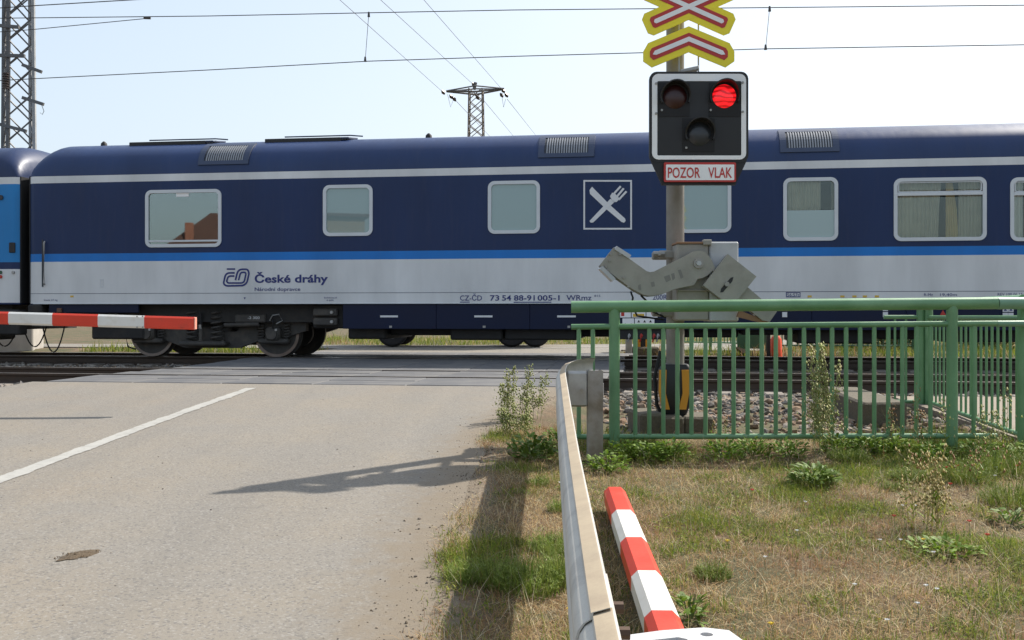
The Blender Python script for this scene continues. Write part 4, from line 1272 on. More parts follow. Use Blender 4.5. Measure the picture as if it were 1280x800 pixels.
# ------------------------------------------------------------------ barrier drive
def pxd(Y): return lambda pts: [px(a, b, Y) for a, b in pts]
YD = 8.82
def make_drive(name, label):
    base = (gx + .2, YD + .18, .16)
    d = thing(name, label, 'barrier drive', base)
    P_ = pxd(YD)
    def bx(x0, x1, y0, y1, ya, yb, nm, m_, par, bev=.012):
        a = px(x0, y1, YD); b = px(x1, y0, YD)
        return MB().box(((a[0] + b[0]) / 2, (ya + yb) / 2, (a[1] + b[1]) / 2), (b[0] - a[0], yb - ya, b[1] - a[1]), None, bev).build(nm, m_, par, False, True)
    h1 = bx(847.5, 888, 303.5, 401, YD + .06, YD + .42, 'housing', M_drive, d)
    h2 = bx(888.6, 925, 301.5, 402, YD + .05, YD + .40, 'housing_cover', M_drivelight, d)
    bx(846.5, 889, 301.8, 304.2, YD + .045, YD + .43, 'lid_edge', mat('rusty_edge', (.24, .13, .07), .7), h1, .002)
    bx(880, 890.5, 299, 306, YD + .03, YD + .1, 'hinge', M_drive, h1, .006)
    bx(848, 925, 362, 364, YD + .04, YD + .1, 'housing_rib', M_drive, h1, .003)
    arm = [(749.5, 331.5), (766.5, 309.5), (807.5, 339), (812, 340.3), (817, 339.5), (845, 325.5), (866, 314.8), (872, 313.5), (878, 314.3), (884.5, 319), (889, 326), (893, 335), (884, 344), (877.5, 347.5), (871, 349), (866.5, 356.5), (854, 359), (842.5, 361.5), (830, 366.5), (818.5, 369.2), (811, 369.8), (804, 368.6), (792, 362.5), (770, 347)]
    A = MB().prism(P_(arm[::-1]), YD - .035, YD - .005).build('arm', M_drive, d, False, True)
    MB().prism(P_([(a, b + 1) for a, b in arm[::-1]]), YD + .10, YD + .125).build('arm_plate', M_drive, d, False, True)
    # end fork with bolts, side plates
    for (x0, y0, x1, y1) in ((769, 310, 787, 321.5), (751, 334.5, 767, 350)):
        dx, dy = x1 - x0, y1 - y0; l = math.hypot(dx, dy); nx, ny = -dy / l * 2.5, dx / l * 2.5
        MB().prism(P_([(x0 + nx, y0 + ny), (x1 + nx, y1 + ny), (x1 - nx, y1 - ny), (x0 - nx, y0 - ny)]), YD - .05, YD + .15).build('fork_plate', M_drivelight, A, False, True)
    for xx, yy in ((762.5, 317.8), (761.5, 326), (774.5, 318), (757, 333.5), (759.5, 337.5), (779, 347), (785, 358)):
        p_ = px(xx, yy, YD); MB().cyl((p_[0], YD - .04, p_[1]), (0, 1, 0), .011, .025, 6).build('bolt', M_bolt, A, False, True)
    p_ = px(872, 329.5, YD)
    pv = MB().cyl((p_[0], YD - .04, p_[1]), (0, 1, 0), .042, .03, 22).build('pivot_washer', M_bolt, A, False, True)
    MB().cyl((p_[0], YD - .06, p_[1]), (0, 1, 0), .022, .03, 6).build('pivot_bolt', M_drivelight, pv, False, True)
    MB().cyl((p_[0], YD + .08, p_[1]), (0, 1, 0), .03, .18, 14).build('shaft', M_bolt, A, False, True)
    # dark worn rubbing marks where the print was
    for q in ([(829, 346), (836, 343.5), (838, 350), (832, 353)], [(838, 342.5), (842, 341.5), (843, 348), (840, 351)], [(846.5, 338), (850, 337), (853.5, 347), (850, 348.5)], [(812.5, 353), (817, 352), (818, 358), (814, 359)], [(797, 357), (800, 355), (801, 363), (797.5, 362)]):
        MB().prism(P_(q), YD - .0365, YD - .0345).build('worn_patch', mat('worn_dark_mark', (.17, .16, .145), .6), A, False, True)
    # counterweight, slotted plate, lever
    cw_ = [(907.5, 318), (943, 346), (912.5, 384), (877, 357)]
    C_ = MB().prism(P_(cw_[::-1]), YD - .075, YD - .038).build('counterweight', M_drive, d, False, True)
    MB().prism(P_([(a + .6, b + .8) for a, b in cw_[::-1]]), YD + .005, YD + .038).build('counterweight_back', M_drive, C_, False, True)
    MB().prism(P_([(914.5, 346.5), (913, 352), (901.5, 365.5), (898, 365.8), (899, 361), (911, 347.5)]), YD - .077, YD - .074).build('slot', M_black, C_, False, True)
    p_ = px(906, 355.5, YD); MB().cyl((p_[0], YD - .085, p_[1]), (0, 1, 0), .022, .03, 6).build('slot_bolt', M_bolt, C_, False, True)
    for off, ya in ((0, YD - .035), (0, YD + .045)):
        MB().prism(P_([(886, 333), (934, 359.5), (969.5, 390), (961, 402), (952, 400.5), (915, 371)][::-1]), ya, ya + .02).build('lever', M_drive, d, False, True)
    MB().prism(P_([(946, 371), (970.5, 389.5), (961, 403), (943, 394)][::-1]), YD - .012, YD + .04).build('lever_end', M_drivelight, d, False, True)
    MB().prism(P_([(924, 388), (960, 401.5), (958, 405), (921, 396)][::-1]), YD - .012, YD + .03).build('lever_brace', mat('rusty_edge', (.24, .13, .07), .7), d, False, True)
    # mast clamps with threaded rods
    for yy in (316, 391):
        p_ = px(838, yy, YD)
        MB().box((p_[0] + .02, YD + .27, p_[1]), (.16, .05, .07), None, .01).build('mast_clamp', M_drive, d, False, True)
        MB().box((p_[0] + .02, YD + .50, p_[1]), (.22, .04, .07), None, .01).build('mast_clamp', M_drive, d, False, True)
        MB().cyl((p_[0] - .065, YD + .36, p_[1]), (0, 1, 0), .013, .34, 8).build('clamp_rod', M_bolt, d, False, True)
        MB().cyl((p_[0] + .10, YD + .36, p_[1]), (0, 1, 0), .013, .34, 8).build('clamp_rod', M_bolt, d, False, True)
    p_ = px(831, 315.5, YD); MB().cyl((p_[0] - .015, YD + .25, p_[1]), (1, 0, 0), .026, .10, 10).build('clamp_nut', M_bolt, d, False, True)
    for pts in ([(789, 364, .05), (792, 372, .05), (791, 381, .08), (800, 395, .2), (836, 400, .3)], [(802, 369, .05), (810, 377, .06), (820, 390, .16), (838, 397, .28)]):
        MB().tube([(px(a, b, YD)[0], YD + c, px(a, b, YD)[1]) for a, b, c in pts], .009, 6).build('cable', M_rubber, d, True, True)
    return d
drive = make_drive('barrier_drive', 'grey barrier drive with bare broken-off arm and counterweight on the signal mast')

# ------------------------------------------------------------------ booms
def hexprof(hw, hh, ch):
    return [(-hw + ch, hh), (hw - ch, hh), (hw, hh - ch), (hw, -hh + ch), (hw - ch, -hh), (-hw + ch, -hh), (-hw, -hh + ch), (-hw, hh - ch)]
def boom(name, label, p0, p1, cuts, first_red, hw, hh, ch, parent_loc, taper=1.0, group=None):
    b = thing(name, label, 'barrier boom', parent_loc, 0, group)
    p0 = Vector(p0); p1 = Vector(p1); d = p1 - p0; L_ = d.length
    side = Vector((d.y, -d.x, 0)).normalized()
    red = first_red
    for a, c in zip(cuts, cuts[1:]):
        q0 = p0 + d * (a / L_); q1 = p0 + d * (c / L_)
        pr = hexprof(hw, hh, ch)
        MB().sweep(pr, [(q0, side), (q1, side)]).build('red_section' if red else 'white_section', M_boomred if red else M_boomwhite, b, False, True)
        red = not red
    return b, side
# half barrier across the far lane, seen to the left of the photograph
YB = 10.5
tip = Vector(W(243.5, 404.2, YB)); inner = Vector(W(-190, 392, YB + .02))
L_ = (inner - tip).length
cuts = [0.0]
for xx in (181.5, 123.5, 66.5, 11.5, -44, -98, -152, -190):
    cuts.append((Vector(W(xx, 400, YB)) - Vector(W(243.5, 400, YB))).length)
b1, sd_ = boom('barrier_boom', 'lowered red and white barrier boom reaching in over the road', tip, inner, cuts, True, .035, .064, .018, (tip.x, tip.y, .21))
MB().box((tip.x + .006, tip.y, tip.z), (.012, .066, .122), None, .004).build('end_cap', M_boomend, b1, False, True)
for xx in (173, 180):
    for yy in (395.5, 409):
        p_ = W(xx, yy, YB); MB().cyl((p_[0], YB - .037, p_[2]), (0, 1, 0), .008, .012, 6).build('rivet', M_bolt, b1, False, True)
# its drive, outside the picture
dr2 = copy_tree(drive)
dr2['label'] = 'grey barrier drive carrying the lowered red and white boom'
dr2.location = (inner.x - .55, YB + .22, .16 - .08)
ms = thing('barrier_mast', 'plain grey post carrying the drive of the lowered boom', 'post', (inner.x - .75, YB + .42, .12))
MB().tube([(inner.x - .75, YB + .42, .1), (inner.x - .75, YB + .42, 1.7)], mast_r, 20).build('post', M_mast, ms, True, True)
MB().box((inner.x - .75, YB + .42, .12), (.5, .5, .12), None, .02).build('footing', M_concrete, ms, False, True)

# broken boom lying in the grass beside the guard rail
bt = Vector((.60, 6.08, zground(.6, 6.08) + .085)); bn = Vector((.515, 3.36, zground(.5, 3.4) + .125))
dd = (bn - bt).length
cuts = [0]
for yrow in (637, 671, 713, 763):
    best = min((abs(HY + F * (EYE - (bt.z + (bn.z - bt.z) * k / 500) - .055) / (bt.y + (bn.y - bt.y) * k / 500) - yrow), k) for k in range(500))
    cuts.append(dd * best[1] / 500)
cuts.append(dd)
b2, _ = boom('broken_boom', 'detached red and white boom lying in the grass by the guard rail', bt, bn, cuts, True, .062, .055, .026, (bt.x, bt.y, 0))
# pale bracket at its near end
br = Vector((.535, 3.30, bn.z + .012))
bk = MB()
Zt = br.z + .055
outl = [(-.19, -.16), (.13, -.16), (.19, -.06), (.165, .055), (.09, .085), (-.05, .055), (-.16, .01), (-.19, -.03)]
slot_ = [(-.15, -.105), (.0, -.105), (.015, -.07), (.015, -.035), (-.01, -.015), (-.13, -.055)]
bkp = thing('boom_bracket', 'pale cast bracket with slot and hole at the end of the loose boom', 'bracket', tuple(br))
import bmesh
def plate_with_holes(outer, holes_, z0, z1, ox, oy):
    """flat plate with openings: triangle fill, then side walls"""
    bm = bmesh.new(); loops = []
    for lp in [outer] + holes_:
        vsb = [bm.verts.new((ox + a, oy + b, z1)) for a, b in lp]
        loops.append(vsb)
        for i in range(len(vsb)): bm.edges.new((vsb[i], vsb[(i + 1) % len(vsb)]))
    bmesh.ops.triangle_fill(bm, use_beauty=True, use_dissolve=False, edges=bm.edges[:])
    top = bm.faces[:]
    ret = bmesh.ops.extrude_face_region(bm, geom=top)
    for v in [e for e in ret['geom'] if isinstance(e, bmesh.types.BMVert)]: v.co.z = z0
    bmesh.ops.recalc_face_normals(bm, faces=bm.faces)
    me = bpy.data.meshes.new('plate'); bm.to_mesh(me); bm.free()
    return me
circ = [(.085 + .021 * math.cos(k * math.pi / 7), .012 + .021 * math.sin(k * math.pi / 7)) for k in range(14)]
me = plate_with_holes(outl, [slot_, circ], .0, .06, 0, 0)
link('bracket_plate', me, mat('pale_cast_metal', (.56, .56, .57), .5, metal=.1, var=.12, vscale=8, col2=(.45, .44, .42), mixscale=6), bkp)
MB().box((-.02, -.04, -.055), (.28, .12, .09), None, .015).build('bracket_base', MATS['pale_cast_metal'], bkp)

# ------------------------------------------------------------------ guard rail
gr = thing('guard_rail', 'dusty galvanised guard rail with curved end beside the road', 'guard rail', (.3, 7.5, .09))
def ztop(y): return zroad(.2, y) + .645 + (.05 * max(0, min(1, (y - 7.3) / .8)))
pathp = []
yy = -2.0
while yy < 7.15:
    pathp.append((.118 + .0355 * yy, yy)); yy += .35
pathp += [(.375, 7.25), (.386, 7.5), (.408, 7.7), (.445, 7.87), (.505, 8.0), (.58, 8.08), (.66, 8.11)]
# W profile, side = +right; the crest faces the road (left)
Wp = [(0.0, 0.0), (-.006, -.001), (-.044, -.010), (-.046, -.022), (-.062, -.030), (-.074, -.044), (-.080, -.062), (-.081, -.085), (-.068, -.108), (-.010, -.142), (-.004, -.158), (-.010, -.174), (-.068, -.208), (-.078, -.231), (-.075, -.254), (-.050, -.286), (-.006, -.312), (0, -.316)]
Wp = [(a * .82, b) for a, b in Wp]
th = .004
prof = Wp + [(a + th * 1.2, b - (th if i == len(Wp) - 1 else 0)) for i, (a, b) in list(enumerate(Wp))[::-1]]
def gpath(pp):
    out_ = []
    for i, (x, y) in enumerate(pp):
        a = pp[max(0, i - 1)]; b = pp[min(len(pp) - 1, i + 1)]
        d_ = Vector((b[0] - a[0], b[1] - a[1])).normalized()
        out_.append(((x, y, ztop(y)), (d_.y, -d_.x)))
    return out_
gp = gpath(pathp)
J = next(i for i, p in enumerate(pathp) if p[1] > 2.1)
def beam(path):
    o = MB().sweep(prof, path).build('beam', M_galvdust, gr, True, True)
    o.data.materials.append(M_dustflange)
    nP = len(prof)
    org = ORG[gr.name]
    for p in o.data.polygons:
        ids = [v % nP for v in p.vertices]
        if len(ids) == 4 and max(ids) <= 2: p.material_index = 1
    return o
beam(gp[:J + 1])
gp2 = [((p[0] - .004, p[1], p[2] + .005), s_) for p, s_ in gp[J - 1:]]
ya = 1.93
gp2[0] = ((pathp[J][0] - .0355 * (pathp[J][1] - ya) - .004, ya, ztop(ya) + .005), gp2[0][1])
beam(gp2)
for y_, dz in ((1.97, -.055), (1.97, -.22), (2.14, -.055), (2.14, -.22)):
    x_ = .118 + .0355 * y_
    MB().cyl((x_ + .010, y_, ztop(y_) + dz), (1, 0, 0), .013, .05, 8).build('splice_bolt', mat('rusty_bolt', (.10, .06, .04), .7, metal=.3), gr, False, True)
for (pxl, pyl) in ((.565, 7.6), (.32, -.9)):
    zt = ztop(pyl) - .012
    c_ = [(-.055, -.07), (.055, -.07), (.055, .07), (.035, .07), (.049, .064), (.049, -.064), (-.049, -.064), (-.049, .064), (-.035, .07), (-.055, .07)]
    ps = MB().prism([(pxl + .040 + a, pyl + b) for a, b in c_], zt, -.3, 'xy').build('post', mat('stained_post_steel', (.27, .255, .235), .55, metal=.25, var=.18, vscale=8, col2=(.17, .14, .105), mixscale=6, mixpos=(.4, .66), bump=.1, bscale=70), gr, False, True)
    MB().box((pxl - .092, pyl - .01, zt - .135), (.155, .12, .255), None, .014).build('spacer', M_galv, gr, False, True)
    MB().cyl((pxl - .06, pyl - .075, zt - .14), (0, 1, 0), .014, .02, 6).build('spacer_bolt', M_bolt, gr, False, True)

# ------------------------------------------------------------------ green railings
AF = R(3.4)
FD = Vector((math.cos(AF), -math.sin(AF), 0))
F0 = Vector((W(768, 0, 8.25)[0], 8.25, 0))
BAR_ME = {}
def bar_mesh(h, r=.0235 / 2 + .0065):
    k = (round(h, 3), round(r, 4))
    if k not in BAR_ME:
        BAR_ME[k] = MB().tube([(0, 0, 0), (0, 0, h)], r, 8, False).mesh('bar', True)
    return BAR_ME[k]
def railing(name, label, p0, d, length, zb, zm, zt, posts, bars, over=(0, 0), rise=0.0, r_top=.047, r_mid=.023, r_post=.043, r_bar=.0175, foot=.25, m=None, group='green steel railings'):
    """p0 ground start, d direction; zb/zm/zt heights of bottom rail, upper rail and handrail at the start"""
    m = m or M_green
    t = thing(name, label, 'railing', (p0.x, p0.y, zground(p0.x, p0.y)), 0, group)
    d = d.normalized()
    def P_(s_, z): q = p0 + d * s_; return (q.x, q.y, z + rise * s_)
    MB().tube([P_(over[0], zt), P_(length + over[1], zt)], r_top, 20).build('handrail', m, t, True, True)
    MB().tube([P_(over[0], zm), P_(length + over[1], zm)], r_mid, 14).build('upper_rail', m, t, True, True)
    MB().tube([P_(over[0], zb), P_(length + over[1], zb)], r_mid * .93, 14).build('bottom_rail', m, t, True, True)
    for s_ in posts:
        a = P_(s_, zt - .012); b = P_(s_, zb - foot)
        MB().tube([b, a], r_post, 20).build('post', m, t, True, True)
    bmh = bar_mesh(zm - zb, r_bar)
    for s_ in bars:
        q = P_(s_, zb)
        o = link('bar', bmh, m, t, Vector(q) - ORG[t.name])
    return t
def at_px(x):
    """distance along the near railing for photo column x"""
    k = (x - CX) / F
    return (k * F0.y - F0.x) / (FD.x - k * FD.y)
zb, zm, zt = W(0, 545.8, 8.25)[2], W(0, 408.2, 8.25)[2], W(0, 383.3, 8.25)[2]
bars = [at_px(723.5), at_px(741)] + [at_px(x) for x in np.linspace(794, 1163, 22)] + [at_px(1217)]
pe = at_px(1190)
rl1 = railing('pedestrian_railing', 'long green steel railing in front of the signal mast and track', F0, FD, pe, zb, zm, zt, [0, pe], bars, (at_px(714), at_px(1246) - pe), .009)
# side railing towards the track, with a short stub to the first railing
Pn = Vector((W(1279, 0, 8.22)[0], 8.22, 0)); Pf = Vector((W(1161, 0, 11.45)[0], 11.45, 0))
dS = (Pf - Pn); lS = dS.length
zb2_, zm2, zt2 = .215, 1.2 - .055, 1.285
rl2 = railing('pedestrian_railing', 'green steel railing along the footpath towards the tracks', Pn, dS, lS, zb2_, zm2, zt2, [0, lS], list(np.linspace(.16, lS - .16, 18)), (0, .04), -.004, r_bar=.0125)
s0 = F0 + FD * (at_px(1246) + .0); e0 = Pn + FD * .9
MB().tube([(s0.x, s0.y, zt + .009 * pe + .002), (e0.x, e0.y, zt + .009 * pe + .006)], .0475, 20).build('stub_handrail', mat('green_railing_paint_faded', (.14, .27, .17), .45, var=.1), rl2, True, True)
MB().tube([(s0.x, s0.y, zm + .009 * pe + .002), (e0.x, e0.y, zm + .009 * pe + .004)], .024, 14).build('stub_rail', MATS['green_railing_paint_faded'], rl2, True, True)
Pc = Vector((W(1151, 0, 11.5)[0], 11.5, 0)); dC = -FD
rl3 = railing('pedestrian_railing', 'short green steel railing next to the rails past the footpath', Pc, dC, .40, .2, 1.135, 1.27, [0], [.16, .28], (0, 0), 0, r_post=.045, r_bar=.013)
# continues to the right along the track, beyond the footpath
Pr = Vector((W(1205, 0, 11.9)[0] + 1.0, 11.6, 0))

# footpath slab and kerb stone
fp = MB()
q = [Vector((4.02, 7.6, 0)), Vector((6.0, 7.5, 0)), Vector((6.6, 12.4, 0)), Vector((4.78 - .2, 12.55, 0)), Vector((4.15, 9.0, 0))]
fp.prism([(v.x, v.y) for v in q][::1], .175, .02, 'xy')
tag(fp.build('footpath', M_pathcon), kind='structure')
kb = block(1096, 1150, 503, 545, 9.6, 11.6, 'mossy concrete kerb block beside the footpath behind the railing', 'kerb_block', -6)
kb.location.x -= .02

# ------------------------------------------------------------------ overhead line
def wire_thing(name, label, pts, r=.009, cat='overhead wire', group=None):
    t = MB().tube(pts, r, 6).build(name, M_wire, None)
    return tag(t, label, cat, group)
def on_w(x, y, w):
    """photo pixel on the vertical plane at track distance w"""
    k = (x - CX) / F
    Y = w / (CT + k * ST)
    return W(x, y, Y)
WC = W2
con = [(-120, 107), (50, 98), (260, 87.5), (460, 76.5), (640, 70.5), (800, 66), (960, 61), (1280, 56), (1450, 53)]
mes = [(-120, 24), (44, 22.3), (260, 20), (460, 16), (640, 12.5), (800, 11), (960, 9.5), (1280, 6.5), (1450, 5)]
wire_thing('contact_wire', 'lower overhead contact wire running above the carriage roof', [on_w(a, b, WC) for a, b in con])
ms_ = wire_thing('messenger_wire', 'upper overhead messenger wire crossing behind the yellow crosses', [on_w(a, b, WC) for a, b in mes])
for (a, b), (c, e), lab in (((461, 17), (456.5, 76), 'thin dropper wire hanging above the second roof hatch'), ((962, 10), (957, 61), 'thin dropper wire hanging right of the yellow crosses')):
    t = thing('dropper_wire', lab, 'dropper wire', on_w(c, e, WC))
    MB().tube([on_w(a, b, WC), on_w(c, e, WC)], .0055, 5).build('wire', M_wire, t, False, True)
    for q_ in ((a, b + 1), (c, e - 2)):
        p_ = on_w(*q_, WC); MB().tube([(p_[0], p_[1], p_[2] - .05), (p_[0], p_[1], p_[2] + .05)], [.03, .018], 6).build('clamp', M_wire, t, False, True)
wire_thing('stay_wire', 'thin stay wire rising to a clamp on the upper overhead wire', [on_w(-60, 44, WC), on_w(40, 37, WC), on_w(184, 23, WC)], .008)
p_ = on_w(184, 22.6, WC)
c_ = MB().tube([(p_[0] - .07, p_[1], p_[2] + .005), (p_[0] + .07, p_[1], p_[2])], .028, 6).build('wire_clamp', M_wire, None); tag(c_, 'small dark clamp joining the stay wire to the upper overhead wire', 'clamp')
wire_thing('feeder_wire', 'short overhead wire leaving the top of the lattice mast', [on_w(-120, 18, W1 + 1.0), on_w(44, 7, W1 + 1.0), on_w(162, 0, W1 + 1.0), on_w(420, -16, W1 + 1.0)], .008)

# lattice mast on the left
def lattice(name, label, base, z1, corners0, corners1, step, r_leg, r_br, legm, brm, cat, group=None):
    t = thing(name, label, cat, base, 0, group)
    bx_, by_, bz_ = base
    for i, (a, b) in enumerate(zip(corners0, corners1)):
        MB().tube([(bx_ + a[0], by_ + a[1], bz_), (bx_ + b[0], by_ + b[1], z1)], r_leg, 4, True, R(45)).build('leg', legm[i], t, False, True)
    n_ = int((z1 - bz_) / step)
    for f in range(4):
        g2 = (f + 1) % 4
        br_ = MB()
        for k in range(n_):
            t0, t1 = k / n_, (k + 1) / n_
            def C_(c, tt): return (bx_ + corners0[c][0] * (1 - tt) + corners1[c][0] * tt, by_ + corners0[c][1] * (1 - tt) + corners1[c][1] * tt, bz_ + (z1 - bz_) * tt)
            br_.tube([C_(f, t0), C_(g2, t1)], r_br, 4); br_.tube([C_(g2, t0), C_(f, t1)], r_br * .9, 4)
        br_.build('bracing', brm, t, False, True)
    return t
YT = 26.5
bxT = W(24, 0, YT)[0]
sc = YT / F
c0 = [(a * sc, b) for a, b in ((-24, .1), (-5, -.42), (23.5, -.1), (6, .42))]
c1 = [(a * sc * .82, b * .85) for a, b in ((-24, .1), (-5, -.42), (21.5, -.1), (6, .42))]
lm = lattice('lattice_mast', 'tall steel lattice mast standing behind the light blue coach', (bxT, YT, 1.0), 12.5, c0, c1, .62, .055, .020, [M_lattice, M_lattice, M_latticelit, M_latticelit], M_lattice, 'lattice mast')
for x0, y0, x1, y1 in ((-6, 69, 31, 70), (28, 81, 52, 90), (28, 122, 54.5, 130.5), (-6, 154, 33, 164), (0, 32, 24, 34)):
    a = W(x0, y0, YT - .45); b = W(x1, y1, YT - .45)
    MB().tube([a, b], .055, 4, True, R(45)).build('cross_arm', M_lattice, lm, False, True)
for k in range(7):
    p_ = W(7, 92 + k * 3, YT - .5); MB().cyl(p_, (0, 0, 1), .085, .03, 10).build('insulator_shed', M_insul, lm, True, True)
MB().tube([W(7, 86, YT - .5), W(9, 120, YT - .5)], .02, 6).build('insulator_rod', M_lattice, lm, False, True)
MB().tube([W(52, 131, YT - .45), W(55, 139, YT - .45), W(53, 143, YT - .45), W(50, 141, YT - .45)], .008, 5).build('loose_wire', M_wire, lm, False, True)
fd = MB().box((0, 0, 0), (.95, 1.15, 1.1), Matrix.Rotation(R(12), 3, 'Z'), .03).build('mast_footing', mat('pale_footing_concrete', (.36, .33, .29), .9, var=.15, vscale=4, bump=.3, fine=.1), None)
fd.location = (bxT + .12, YT - .3, .55); tag(fd, 'pale concrete footing block under the steel lattice mast', 'footing')

# far pylon and its three lines
YP = 66.0
pX = W(594.5, 0, YP)[0]; sP = YP / F
zP = W(0, 112, YP)[2]
cc = [(-8.2 * sP, -.45), (8.2 * sP, -.45), (9.4 * sP, .45), (-7 * sP, .45)]
py = lattice('power_pylon', 'small lattice power pylon with crossarm beyond the train', (pX, YP, .25), zP, [(a * 1.5, b * 1.5) for a, b in cc], cc, .72, .055, .028, [mat('pylon_steel', (.14, .11, .085), .7, var=.2)] * 4, MATS['pylon_steel'], 'pylon')
zA = W(0, 114, YP)[2]
for yo in (-.45, .45):
    MB().tube([(W(558, 0, YP)[0], YP + yo * .2, zA), (pX, YP + yo, zA - .12), (W(630, 0, YP)[0], YP + yo * .2, zA + .15)], .06, 4).build('crossarm', M_lattice, py, False, True)
    MB().tube([(W(558, 0, YP)[0], YP + yo * .2, zA), (pX, YP + yo, zA + .25), (W(630, 0, YP)[0], YP + yo * .2, zA + .15)], .045, 4).build('crossarm', M_lattice, py, False, True)
MB().tube([(pX - .1, YP, zP), (pX, YP, zP + .45)], .12, 6).build('top_bracket', M_lattice, py, False, True)
att = [(554, 115.5), (592, 106), (629, 113.5)]
for xx, yy in att + [(564, 121), (568, 124), (597, 122), (633, 119), (627, 119)]:
    p_ = W(xx, yy, YP)
    MB().tube([(p_[0] - .08, p_[1] - .1, p_[2] + .1), (p_[0], p_[1], p_[2]), (p_[0] + .08, p_[1] + .1, p_[2] - .1)], [.05, .12, .05], 8).build('insulator', M_insul, py, True, True)
for a, b, lab in ((559.5, 567, 'a'), (627, 632, 'c')):
    MB().tube([W(a, 118, YP), W((a + b) / 2, 134, YP), W(b, 124, YP)], .012, 5).build('jumper_wire', M_wire, py, False, True)
for k, ((xa_, ya_), x0t, far) in enumerate(zip(att, (425, 476, 530), ((610, 168), (640, 168), (668, 167)))):
    A_ = Vector(W(xa_, ya_, YP)); B_ = Vector(W(x0t, 0, 41.5)); D_ = (B_ - A_)
    E_ = A_ + D_ * 3.4
    Fp = Vector(W(*((570, 126), (605, 126), (634, 124))[k], YP + .4)); G_ = Vector(W(*far, 120.0)); G_ = Fp + (G_ - Fp) * 1.4
    wire_thing('power_line', ('power line from the left arm of the far pylon', 'power line from the top of the far pylon', 'power line from the right arm of the far pylon')[k], [E_, B_, A_], .011, 'power line')
    wire_thing('power_line', ('power line running on behind the left arm of the far pylon', 'power line running on behind the top of the far pylon', 'power line running on behind the right arm of the far pylon')[k], [Fp, G_], .016, 'power line')

# ------------------------------------------------------------------ things on the far side, seen under the carriage
def wheel_tyre(mb, x, y, z, r, w): pass
tk = thing('delivery_truck', 'truck waiting beyond the train, only its tyres showing', 'truck', (-1.4, 27.2, .288), R(-2))
ORG[tk.name] = Vector((0, 0, 0))
Mtyre = mat('tyre_rubber', (.013, .013, .014), .8, var=.15)
wl = [(-1.62, -.75), (-1.62, .95), (1.42, -.75), (2.02, -.72), (1.42, .95), (2.02, .95)]
for x_, y_ in wl:
    pr = [(.19, -.11), (.34, -.12), (.39, -.08), (.40, 0), (.39, .08), (.34, .12), (.19, .11)]
    vs = []; fs = []
    for k in range(28):
        a = 2 * math.pi * k / 28
        for r_, d_ in pr: vs.append((x_ + r_ * math.cos(a), y_ + d_, .40 + r_ * math.sin(a)))
    for k in range(28):
        for q in range(7):
            fs.append((k * 7 + q, k * 7 + (q + 1) % 7, ((k + 1) % 28) * 7 + (q + 1) % 7, ((k + 1) % 28) * 7 + q))
    wo_ = MB().add(vs, fs).build('wheel', Mtyre, tk, True)
    MB().cyl((x_, y_ - .04, .40), (0, 1, 0), .185, .1, 18).build('rim', M_galv, wo_, True)
MB().box((.25, .1, .62), (4.6, 1.3, .2), None, .03).build('chassis', M_dark, tk)
MB().box((1.0, .1, 2.0), (3.6, 2.2, 2.3), None, .04).build('cargo_box', M_signwhite, tk)
cab = MB().prism([(-2.7, .6), (-.9, .6), (-.9, 2.4), (-2.0, 2.4), (-2.45, 1.5), (-2.7, 1.35)], -.95, 1.15).build('cab', mat('truck_cab_paint', (.3, .32, .36), .35), tk)
MB().prism([(-2.3, 1.5), (-1.15, 1.5), (-1.15, 2.2), (-1.98, 2.2)], -.956, -.945).build('side_window', M_glass, cab)
MB().box((-2.72, .1, .75), (.1, 2.0, .25), None, .03).build('bumper', M_black, cab)

def small_cover(loc):
    t = thing('crossing_mast', 'orange and black mast cover on the far side of the tracks', 'mast', loc)
    x, y, z = loc
    mb = MB().box((x, y, z + .32), (.24, .22, .60), None, .04).build('mast_cover', M_black, t, False, True)
    for sg in (-1, 1): MB().box((x + sg * .085, y - .112, z + .34), (.06, .01, .5)).build('orange_panel', M_orange, mb, False, True)
    MB().tube([(x, y, z), (x, y, z + 3.4)], .07, 14).build('mast', M_mast, t, True, True)
    MB().box((x, y, z - .02), (.7, .55, .24), None, .03).build('footing', M_concrete, t, False, True)
p_ = W(803, 437, 23.4); small_cover((p_[0], 23.4, .30))
gp_ = thing('guard_post', 'short grey steel guard post on the far side of the tracks', 'post', (W(786, 0, 23.0)[0], 23.0, .2))
MB().box((W(786, 0, 23.0)[0], 23.0, .55), (.14, .1, .8), None, .01).build('post', M_galv, gp_, False, True)
MB().box((W(786, 0, 23.0)[0] - .1, 23.0, .8), (.08, .8, .3), None, .02).build('beam_end', M_galv, gp_, False, True)
# far railings
def far_rail(x0, x1, Y0, Y1, label, m, n, zb_, zm_, zt_, group='green railings on the far side'):
    a = Vector((W(x0, 0, Y0)[0], Y0, 0)); b = Vector((W(x1, 0, Y1)[0], Y1, 0)); l = (b - a).length
    return railing('far_railing', label, a, b - a, l, zb_, zm_, zt_, [0, l / 2, l], list(np.linspace(.1, l - .1, n)), (0, 0), 0, r_top=.035, r_mid=.02, r_post=.04, r_bar=.013, m=m, group=group)
far_rail(848, 930, 25.2, 24.0, 'green railing beyond the tracks under the signal mast', M_green, 20, .46, 1.15, 1.3)
far_rail(972, 1142, 23.8, 23.4, 'dark railing beyond the tracks right of the orange drum', M_greendark, 26, .42, 1.15, 1.3)
p_ = W(941, 437, 23.6)
gpn = thing('green_panel', 'flat green board standing beyond the tracks beside a ramp', 'panel', (p_[0], 23.6, .26))
MB().box((p_[0], 23.6, .66), (.70, .05, .62), None, .008).build('board', M_greendark, gpn, False, True)
for s_ in (-.3, .3): MB().box((p_[0] + s_, 23.64, .6), (.05, .05, .8)).build('stake', M_greendark, gpn, False, True)
